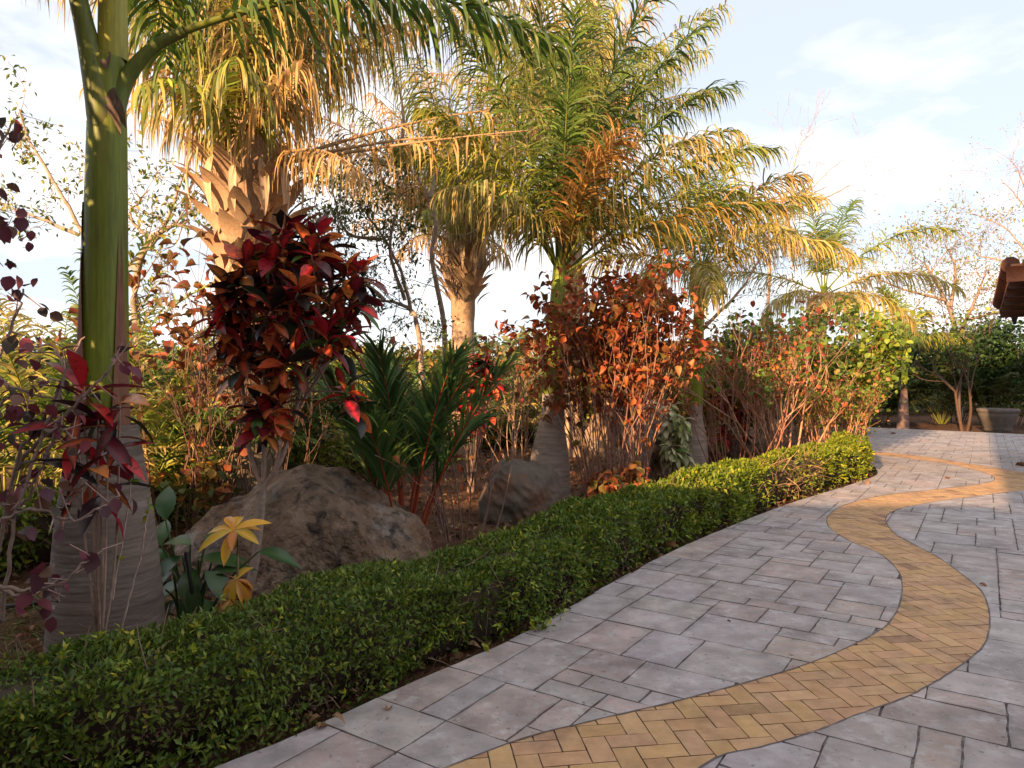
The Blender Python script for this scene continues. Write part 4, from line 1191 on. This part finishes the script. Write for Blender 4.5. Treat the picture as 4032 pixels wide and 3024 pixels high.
def broad():
    d = 4.3
    t = thing('broadleaf_plant', 'dark green broadleaf plant between the near palm trunk and the yellow croton', 'plant', (gx(186, d), d, -.07))
    mb = MB(); st = MB()
    O = []; D = []; S = []
    spec = [(186, 580, .30, 200, -20), (198, 560, .26, 10, 10), (190, 545, .24, 160, 20), (200, 600, .28, 330, -30), (178, 600, .26, 215, -30), (188, 615, .32, 270, -75), (208, 575, .25, 20, 25), (170, 560, .22, 180, 30), (165, 520, .24, 120, 70), (205, 545, .22, 60, 40), (258, 552, .24, 0, 2), (182, 556, .24, 230, -15), (205, 572, .26, 340, -25), (196, 585, .28, 265, -50), (172, 572, .25, 200, -35), (160, 545, .2, 110, 60), (212, 560, .2, 30, 15), (190, 568, .26, 290, -30), (165, 590, .28, 190, -10), (195, 630, .26, 250, -60)]
    for (px, py, L, az, el) in spec:
        p = at(px, py, d + random.uniform(-.15, .15)); O.append(p); S.append(L)
        D.append((math.cos(R(az)) * math.cos(R(el)), math.sin(R(az)) * math.cos(R(el)), math.sin(R(el))))
        b = np.array([gx(190, d) + random.uniform(-.06, .06), d + random.uniform(-.05, .05), -.08])
        P = bez([b, (b + p) / 2 + [0, 0, .08], p], 5); tube(st, P, np.linspace(.01, .005, len(P)), (.06, .10, .03), 6)
    st.build('stems', M_STEM, t)
    n = len(O)
    leaves(mb, T_BROAD, O, D, S, pick([(.035, .085, .025), (.05, .11, .03), (.07, .14, .03)], n, .15), pick([(.03, .075, .022)], n), up=np.tile([0, -.35, 1.0], (n, 1)), wmul=1.5)
    mb.build('foliage', M_GLOSS, t, smooth=True)
broad()

def saplings():
    d = 3.3
    t = thing('bare_sapling', 'thin bare forked saplings in front of the near palm trunk', 'plant', (gx(115, d), d, -.07))
    mb = MB()
    for q in ([(100, 690, d), (103, 630, d), (103, 560, d), (108, 500, d)], [(103, 632, d), (115, 575, d), (125, 525, d), (131, 480, d)], [(114, 660, d), (128, 600, d), (140, 560, d), (158, 525, d)], [(140, 560, d), (144, 530, d), (148, 505, d)], [(112, 600, d), (117, 560, d)], [(82, 530, d), (80, 470, d), (78, 440, d)]):
        P = bez([at(*p) for p in q], 6); tube(mb, P + rng.normal(0, .002, P.shape), np.linspace(.006, .003, len(P)), (.36, .27, .24), 5)
    mb.build('stems', M_STEM, t)
    mb = MB()
    O = np.repeat([at(131, 480, d), at(117, 560, d), at(148, 505, d), at(147, 515, d)], 4, 0)
    leaves(mb, T_SMALL, O, rdir(16, .4), .05, pick(G_HEDGE, 16))
    mb.build('foliage', M_LEAF, t)
saplings()

# ------------------------------------------------------------------ trees with bare or thin branches
def tree(label, runs, col, leafn, lsize, cols, twigs=3, name='bare_tree', per=3, r0=.09, drop=.3, tl=.5, depth=2, tm=T_SMALL, cat='tree', group=None, jit=.07):
    b = at(*runs[0][0][:3])
    t = thing(name, label, cat, (b[0], b[1], -.07), group)
    mb = MB(); tips = []
    for i, q in enumerate(runs):
        P = bez([at(*p[:3]) for p in q], 6)
        k = len(P); ra = q[0][3] if len(q[0]) > 3 else r0; rb = ra * .3
        P = P + rng.normal(0, .012, P.shape) * np.linspace(.3, 1, k)[:, None]
        tube(mb, P, np.linspace(ra, rb, k), col, 8)
        T = nrm(np.gradient(P, axis=0))
        for j in range(max(2, k // 4), k):
            for _ in range(twigs):
                if random.random() < .5:
                    dv = nrm(T[j] * .5 + rdir(1, .15)[0] * .9)
                    branchy(mb, P[j], dv, tl * random.uniform(.5, 1.2), max(.006, rb * .5), depth, tips, col, (1, 3), .6, .12, .02, .7, 4, .0035)
    mb.build('trunk', M_BARK, t)
    if leafn and tips:
        O = np.repeat([q[0] for q in tips], leafn, 0); k = len(O)
        kp = rng.random(k) > drop; O = O[kp]; k = len(O)
        O = O + rng.normal(0, jit, (k, 3))
        mb = MB(); leaves(mb, tm, O, nrm(rdir(k) + np.array([0, 0, -.35])), lsize * rng.uniform(.6, 1.3, k), pick(cols, k, .25))
        mb.build('crown', M_LEAF, t)
    return t
LT = [(.16, .21, .035), (.26, .27, .05), (.11, .16, .03), (.36, .30, .06)]
GB = (.30, .22, .17)
tree('grey forked bare tree leaning out beside the second shaggy palm', [[(446, 470, 12.0, .05), (444, 330, 12.0), (432, 260, 12.0), (436, 225, 12.0), (428, 195, 12.0), (410, 168, 12.0), (398, 150, 12.1)], [(408, 168, 12.0, .045), (390, 163, 12.0), (372, 158, 12.1), (355, 145, 12.2)], [(430, 198, 12.0, .05), (444, 150, 12.2), (450, 100, 12.4)], [(400, 150, 12.0, .04), (404, 120, 12.0), (398, 80, 12.0)]], GB, 0, .04, LT, 2, tl=.55)
tree('small leaved tree with thin branches between the red croton and the second shaggy palm', [[(425, 430, 10.5, .05), (418, 330, 10.5), (405, 306, 10.5), (375, 300, 10.4)], [(412, 315, 10.5, .03), (400, 270, 10.5), (375, 225, 10.5), (350, 195, 10.5)], [(405, 300, 10.5, .03), (390, 250, 10.3), (400, 200, 10.3), (408, 185, 10.3)], [(385, 300, 10.4, .03), (340, 260, 10.4), (315, 215, 10.4)], [(380, 240, 10.5, .03), (345, 230, 10.5), (330, 180, 10.6)]], (.30, .23, .19), 5, .085, [(.10, .14, .035), (.16, .18, .04), (.07, .10, .03)], 3, 'leafy_tree', drop=.35, tl=.5)
tree('sparse yellow green tree behind the near palm at upper left', [[(150, 420, 10.5, .08), (135, 300, 10.5), (150, 240, 10.5), (190, 220, 10.5)], [(150, 250, 10.5, .035), (170, 215, 10.5), (185, 170, 10.5)], [(140, 270, 10.5, .04), (90, 240, 10.5), (60, 190, 10.5), (30, 140, 10.6), (20, 110, 10.6)], [(100, 245, 10.5, .03), (88, 180, 10.5), (92, 110, 10.5)], [(80, 235, 10.5, .03), (30, 215, 10.5), (-20, 195, 10.5)], [(180, 225, 10.5, .03), (220, 235, 10.5), (235, 215, 10.5)], [(150, 240, 10.5, .03), (130, 215, 10.5), (150, 190, 10.5)]], (.34, .26, .20), 5, .10, LT, 2, 'leafy_tree', drop=.3, tl=.42, depth=1, tm=T_SMALL)
tree('bare pinkish tree rising behind the dry royal palm', [[(770, 420, 20, .06), (768, 300, 20), (775, 230, 20), (800, 190, 20)], [(772, 250, 20, .025), (790, 180, 20), (800, 145, 20), (815, 132, 20)], [(780, 220, 20, .025), (815, 185, 20), (840, 160, 20)], [(772, 270, 20, .04), (745, 230, 20), (738, 180, 20)], [(785, 210, 20, .04), (820, 200, 20), (850, 185, 20)]], (.42, .28, .22), 0, .04, LT, 1, tl=.9)
tree('bare twiggy tree at the right edge above the porch roof', [[(1075, 420, 20, .06), (1062, 300, 20), (1040, 275, 20), (1005, 262, 20), (975, 255, 20)], [(1050, 285, 20, .03), (1020, 245, 20), (1000, 225, 20), (965, 212, 20)], [(1045, 270, 20, .03), (1030, 220, 20), (1015, 195, 20), (1000, 180, 20)], [(1050, 280, 20, .03), (1025, 190, 20), (1010, 160, 20)]], (.36, .26, .22), 1, .06, [(.3, .12, .08), (.3, .2, .1)], 2, drop=.4, tl=.8)
tree('airy tree with small yellow green leaves behind the slim young palm', [[(960, 420, 27, .12), (955, 330, 27), (940, 290, 27), (925, 265, 27)], [(957, 340, 27, .08), (975, 300, 27), (985, 275, 27)], [(950, 310, 27, .07), (955, 270, 27), (945, 245, 27)], [(945, 300, 27, .06), (905, 290, 27), (880, 280, 27)], [(965, 320, 27, .06), (1005, 310, 27), (1020, 300, 27)]], (.24, .17, .13), 5, .14, [(.25, .25, .06), (.18, .22, .05), (.36, .22, .08)], 4, 'leafy_tree', tl=1.2, drop=.3, jit=.18)
tree('tangled dry vine tree in front of the dry royal palm crown', [[(715, 450, 14.5, .06), (700, 340, 14.5), (705, 280, 14.5), (680, 240, 14.5)], [(702, 330, 14.5, .04), (740, 290, 14.5), (765, 250, 14.5)], [(700, 330, 14.5, .04), (660, 290, 14.5), (640, 270, 14.5)], [(704, 300, 14.5, .04), (730, 260, 14.5), (735, 215, 14.5)]], (.42, .27, .19), 3, .08, [(.2, .22, .04), (.36, .24, .06), (.42, .26, .12)], 3, 'vine_tree', tl=.7, drop=.5)

# ------------------------------------------------------------------ far greenery
def far_woods():
    mb = MB()
    n = 30000
    x = rng.uniform(-40, 42, n); y = 29 + rng.random(n) * 9 + np.abs(x) * .1
    top = 2.6 + np.array([1.3 * mnoise.noise(Vector((a * .22, 1.7, 0))) + .7 * mnoise.noise(Vector((a * .8, 5, 0))) for a in x])
    z = -.1 + (top + .3) * rng.random(n) ** .8
    O = np.column_stack([x, y, z])
    C = pick([(.08, .12, .03), (.14, .15, .04), (.22, .18, .06), (.05, .08, .025)], n, .25)
    leaves(mb, T_SMALL, O, rdir(n, .3), rng.uniform(.28, .55, n), C, wmul=1.5)
    o = mb.build('distant_trees', M_LEAF, kind='stuff')
    tag(o, 'low band of mixed green and brown trees closing the garden far behind', 'trees')
far_woods()

# mid ground shrubs between hedge, path and arecas
mids = [('low bushy green shrub behind the rear hedge, left of the big shaggy palm', 120, 12.0, 1.7), ('bushy shrub beneath the big shaggy palm', 262, 10.2, 1.5), ('yellowing bushy shrub behind the small red croton', 440, 19.0, 2.4),
        ('brown green bushy shrub right of the second shaggy palm', 515, 20.0, 2.3), ('bushy shrub in the shade at the far left edge', 12, 10.0, 2.0), ('bushy shrub between the croton head and the second shaggy palm', 385, 18.0, 2.2),
        ('tan green bushy shrub behind the orange copperleaf', 600, 15.5, 2.3), ('bushy shrub behind the fat pale palm trunk', 690, 16.8, 2.5), ('bushy shrub left of the slim young palm', 800, 21.0, 2.8), ('bushy shrub in the gap beside the far slim palm', 850, 26.0, 2.8), ('bushy shrub behind the shaggy palm trunk', 320, 20.0, 2.6), ('bushy shrub behind the areca palms at left', 60, 15.5, 2.6), ('bushy shrub behind the brown copperleaf', 190, 17.0, 2.4)]
for i, (lab, px, d, H) in enumerate(mids):
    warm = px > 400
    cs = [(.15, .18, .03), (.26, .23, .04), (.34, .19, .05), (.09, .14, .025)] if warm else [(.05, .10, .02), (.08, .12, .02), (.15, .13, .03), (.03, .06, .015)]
    shrub('bushy_shrub', lab, 'shrub', gx(px, d), d, H, .75, 15, (.12, .075, .05), 2, 20, T_ROUND, .10 * (d / 12) ** .5, cs, None, .012, 'bushy background shrubs', jitter=.2, basew=.7, stem0=.42)

# ------------------------------------------------------------------ pot, hose, weeds, litter
def pot():
    d = 21.0
    x = gx(998, d); m = d / FPX
    t = thing('planter_pot', 'wide grey clay planter pot standing by the shaded shrubs at the right', 'planter', (x, d, -.0))
    prof = [(0, .62), (.04, .66), (.10, .64), (.16, .70), (.45, .86), (.52, .92), (.56, .90), (.60, .98), (.68, .99), (.70, .90), (.60, .84)]
    mb = MB(); S = 32; V = []; s = .55
    for z, r in prof:
        for k in range(S):
            a = 2 * math.pi * k / S; V.append((x + math.cos(a) * r * s, d + math.sin(a) * r * s, z * .95 - .005))
    F = [(i * S + j, i * S + (j + 1) % S, (i + 1) * S + (j + 1) % S, (i + 1) * S + j) for i in range(len(prof) - 1) for j in range(S)]
    mb.add(V, (.12, .10, .09), F, [tuple(range((len(prof) - 1) * S, len(prof) * S))], [tuple(range(S))[::-1]])
    mb.build('pot', M_POT, t, smooth=False)
    mb = MB()
    a = np.linspace(0, 2 * np.pi, S, endpoint=False)
    mb.add(np.column_stack([x + np.cos(a) * .46, d + np.sin(a) * .46, np.full(S, .60)]), (.06, .04, .03), [tuple(range(S))])
    mb.build('potting_soil', M_POT, t)
pot()

def hose(label, P, r=.012):
    mb = MB(); Q = bez(P, 8)
    tube(mb, Q, r, (0, 0, 0), 8)
    tag(mb.build('irrigation_hose', M_BLACK, smooth=True), label, 'hose')
hose('black irrigation hose lying at the foot of the front hedge', [(-3.1, 1.72, -.045), (-1.82, 2.36, -.045), (-1.12, 2.86, -.045), (-.45, 3.63, -.045), (.1, 4.25, -.05), (.7, 5.2, -.05)])
hose('black irrigation hose on the soil left of the near palm trunk', [(-4.6, 4.4, -.05), (-3.6, 4.75, -.045), (-2.9, 5.2, -.05), (-2.5, 5.6, -.05)], .016)

def stake():
    d = 4.2; mb = MB()
    tube(mb, [at(197, 630, d), at(187, 562, d)], [.009, .012], (0, 0, 0), 8, True)
    tube(mb, [at(187, 562, d), at(186, 552, d)], [.018, .014], (0, 0, 0), 8, True)
    tag(mb.build('sprinkler_stake', M_BLACK), 'black plastic sprinkler stake leaning among the broad green leaves', 'sprinkler')
stake()

def weeds():
    for lab, x, y, n, s in [('small green weed tuft growing from the paving joint', *src(2135, 2480), 60, .045), ('tiny weed sprig on the paving edge by the hedge', *src(2205, 2420), 26, .035), ('small sprig creeping over the paving beside the hedge foot', *src(2250, 2365), 30, .035)]:
        t = thing('weed', lab, 'weed', (x, y, 0), 'weeds on the paving')
        mb = MB()
        O = np.column_stack([x + rng.normal(0, .035, n), y + rng.normal(0, .03, n), np.abs(rng.normal(.02, .025, n)) + .004])
        leaves(mb, T_SMALL, O, rdir(n, .5), s * rng.uniform(.6, 1.2, n), pick(G_HEDGE, n, .2))
        mb.build('foliage', M_LEAF, t)
        mb = MB()
        for i in range(6):
            p = np.array([x, y, .001]); q = O[i]
            tube(mb, [p, (p + q) / 2, q], .0015, (.1, .14, .04), 4)
        mb.build('stems', M_STEM, t)
weeds()

FL = [('orange dry leaf on the paving near the hedge', 1525, 2806, .07, (.5, .22, .08)), ('curled brown leaves on the paving below the hedge', 1235, 2868, .06, (.34, .19, .09)), ('brown dry leaf in the far brick loop', 3740, 1886, .12, (.36, .14, .07)),
      ('large brown dry leaf on the right edge of the far paving', 4000, 1832, .26, (.24, .11, .06)), ('curled dry leaf at the end of the hedge', 3400, 1902, .22, (.4, .24, .16)), ('small dark leaf on the grey paving', 2865, 2450, .03, (.1, .06, .05)),
      ('dry leaf on the brick band edge', 3860, 2304, .06, (.36, .17, .08)), ('long brown leaf at the hedge foot', 2660, 2160, .2, (.3, .15, .08)), ('dry leaf on the far pavement by the hedge end', 3527, 1709, .2, (.4, .2, .1)), ('tiny pale leaf on the bricks', 3700, 2643, .02, (.7, .6, .45))]
for lab, sx_, sy_, s, c in FL:
    x, y = src(sx_, sy_)
    mb = MB()
    k = 5 if 'leaves' in lab else 1
    O = np.column_stack([x + rng.normal(0, .05, k) * (k > 1), y + rng.normal(0, .03, k) * (k > 1), np.full(k, .006) + .01 * np.arange(k)])
    D = np.column_stack([rng.normal(0, 1, k), rng.normal(0, 1, k), np.full(k, .12)])
    leaves(mb, T_CURLY, O, D, s, c, np.array(c) * .7, up=np.tile([0, 0, 1.0], (k, 1)), wmul=.6)
    tag(mb.build('fallen_leaf', M_LEAF, smooth=True), lab, 'leaf', 'fallen leaves on the paving')

def litter():
    mb = MB(); n = 9000
    x = rng.uniform(-7, 10, n * 3); y = 2.5 + 16 * rng.random(n * 3) ** 1.3
    lim = np.interp(y, EDGE[:, 1], EDGE[:, 0])
    kp = (x < lim - .1) & (x > -.75 * y - .6) & (y < 18); x, y = x[kp][:n], y[kp][:n]; k = len(x)
    O = np.column_stack([x, y, np.full(k, -.055) + rng.random(k) * .03])
    D = np.column_stack([rng.normal(0, 1, (k, 2)), rng.normal(.1, .25, k)])
    leaves(mb, T_CURLY, O, D, rng.uniform(.03, .09, k), pick([(.20, .085, .045), (.13, .06, .03), (.26, .15, .08), (.08, .05, .03)], k, .25), up=np.tile([0, 0, 1.0], (k, 1)) + rng.normal(0, .3, (k, 3)), wmul=.8)
    o = mb.build('leaf_litter', M_LEAF, kind='stuff')
    tag(o, 'brown dry leaf litter covering the soil of the planting bed', 'leaves')
litter()

def grass():
    mb = MB(); n = 2600
    x = rng.uniform(-4.2, -2.3, n); y = rng.uniform(3.3, 5.2, n)
    O = np.column_stack([x, y, np.full(n, -.06)])
    leaves(mb, T_STRAP, O, nrm(rdir(n) * .7 + np.array([0, 0, .8])), rng.uniform(.04, .1, n), pick([(.08, .12, .025), (.2, .16, .06), (.12, .14, .03)], n, .2), wmul=.8)
    tag(mb.build('grass', M_LEAF, kind='stuff'), 'thin short grass on the soil left of the near palm trunk', 'grass')
grass()
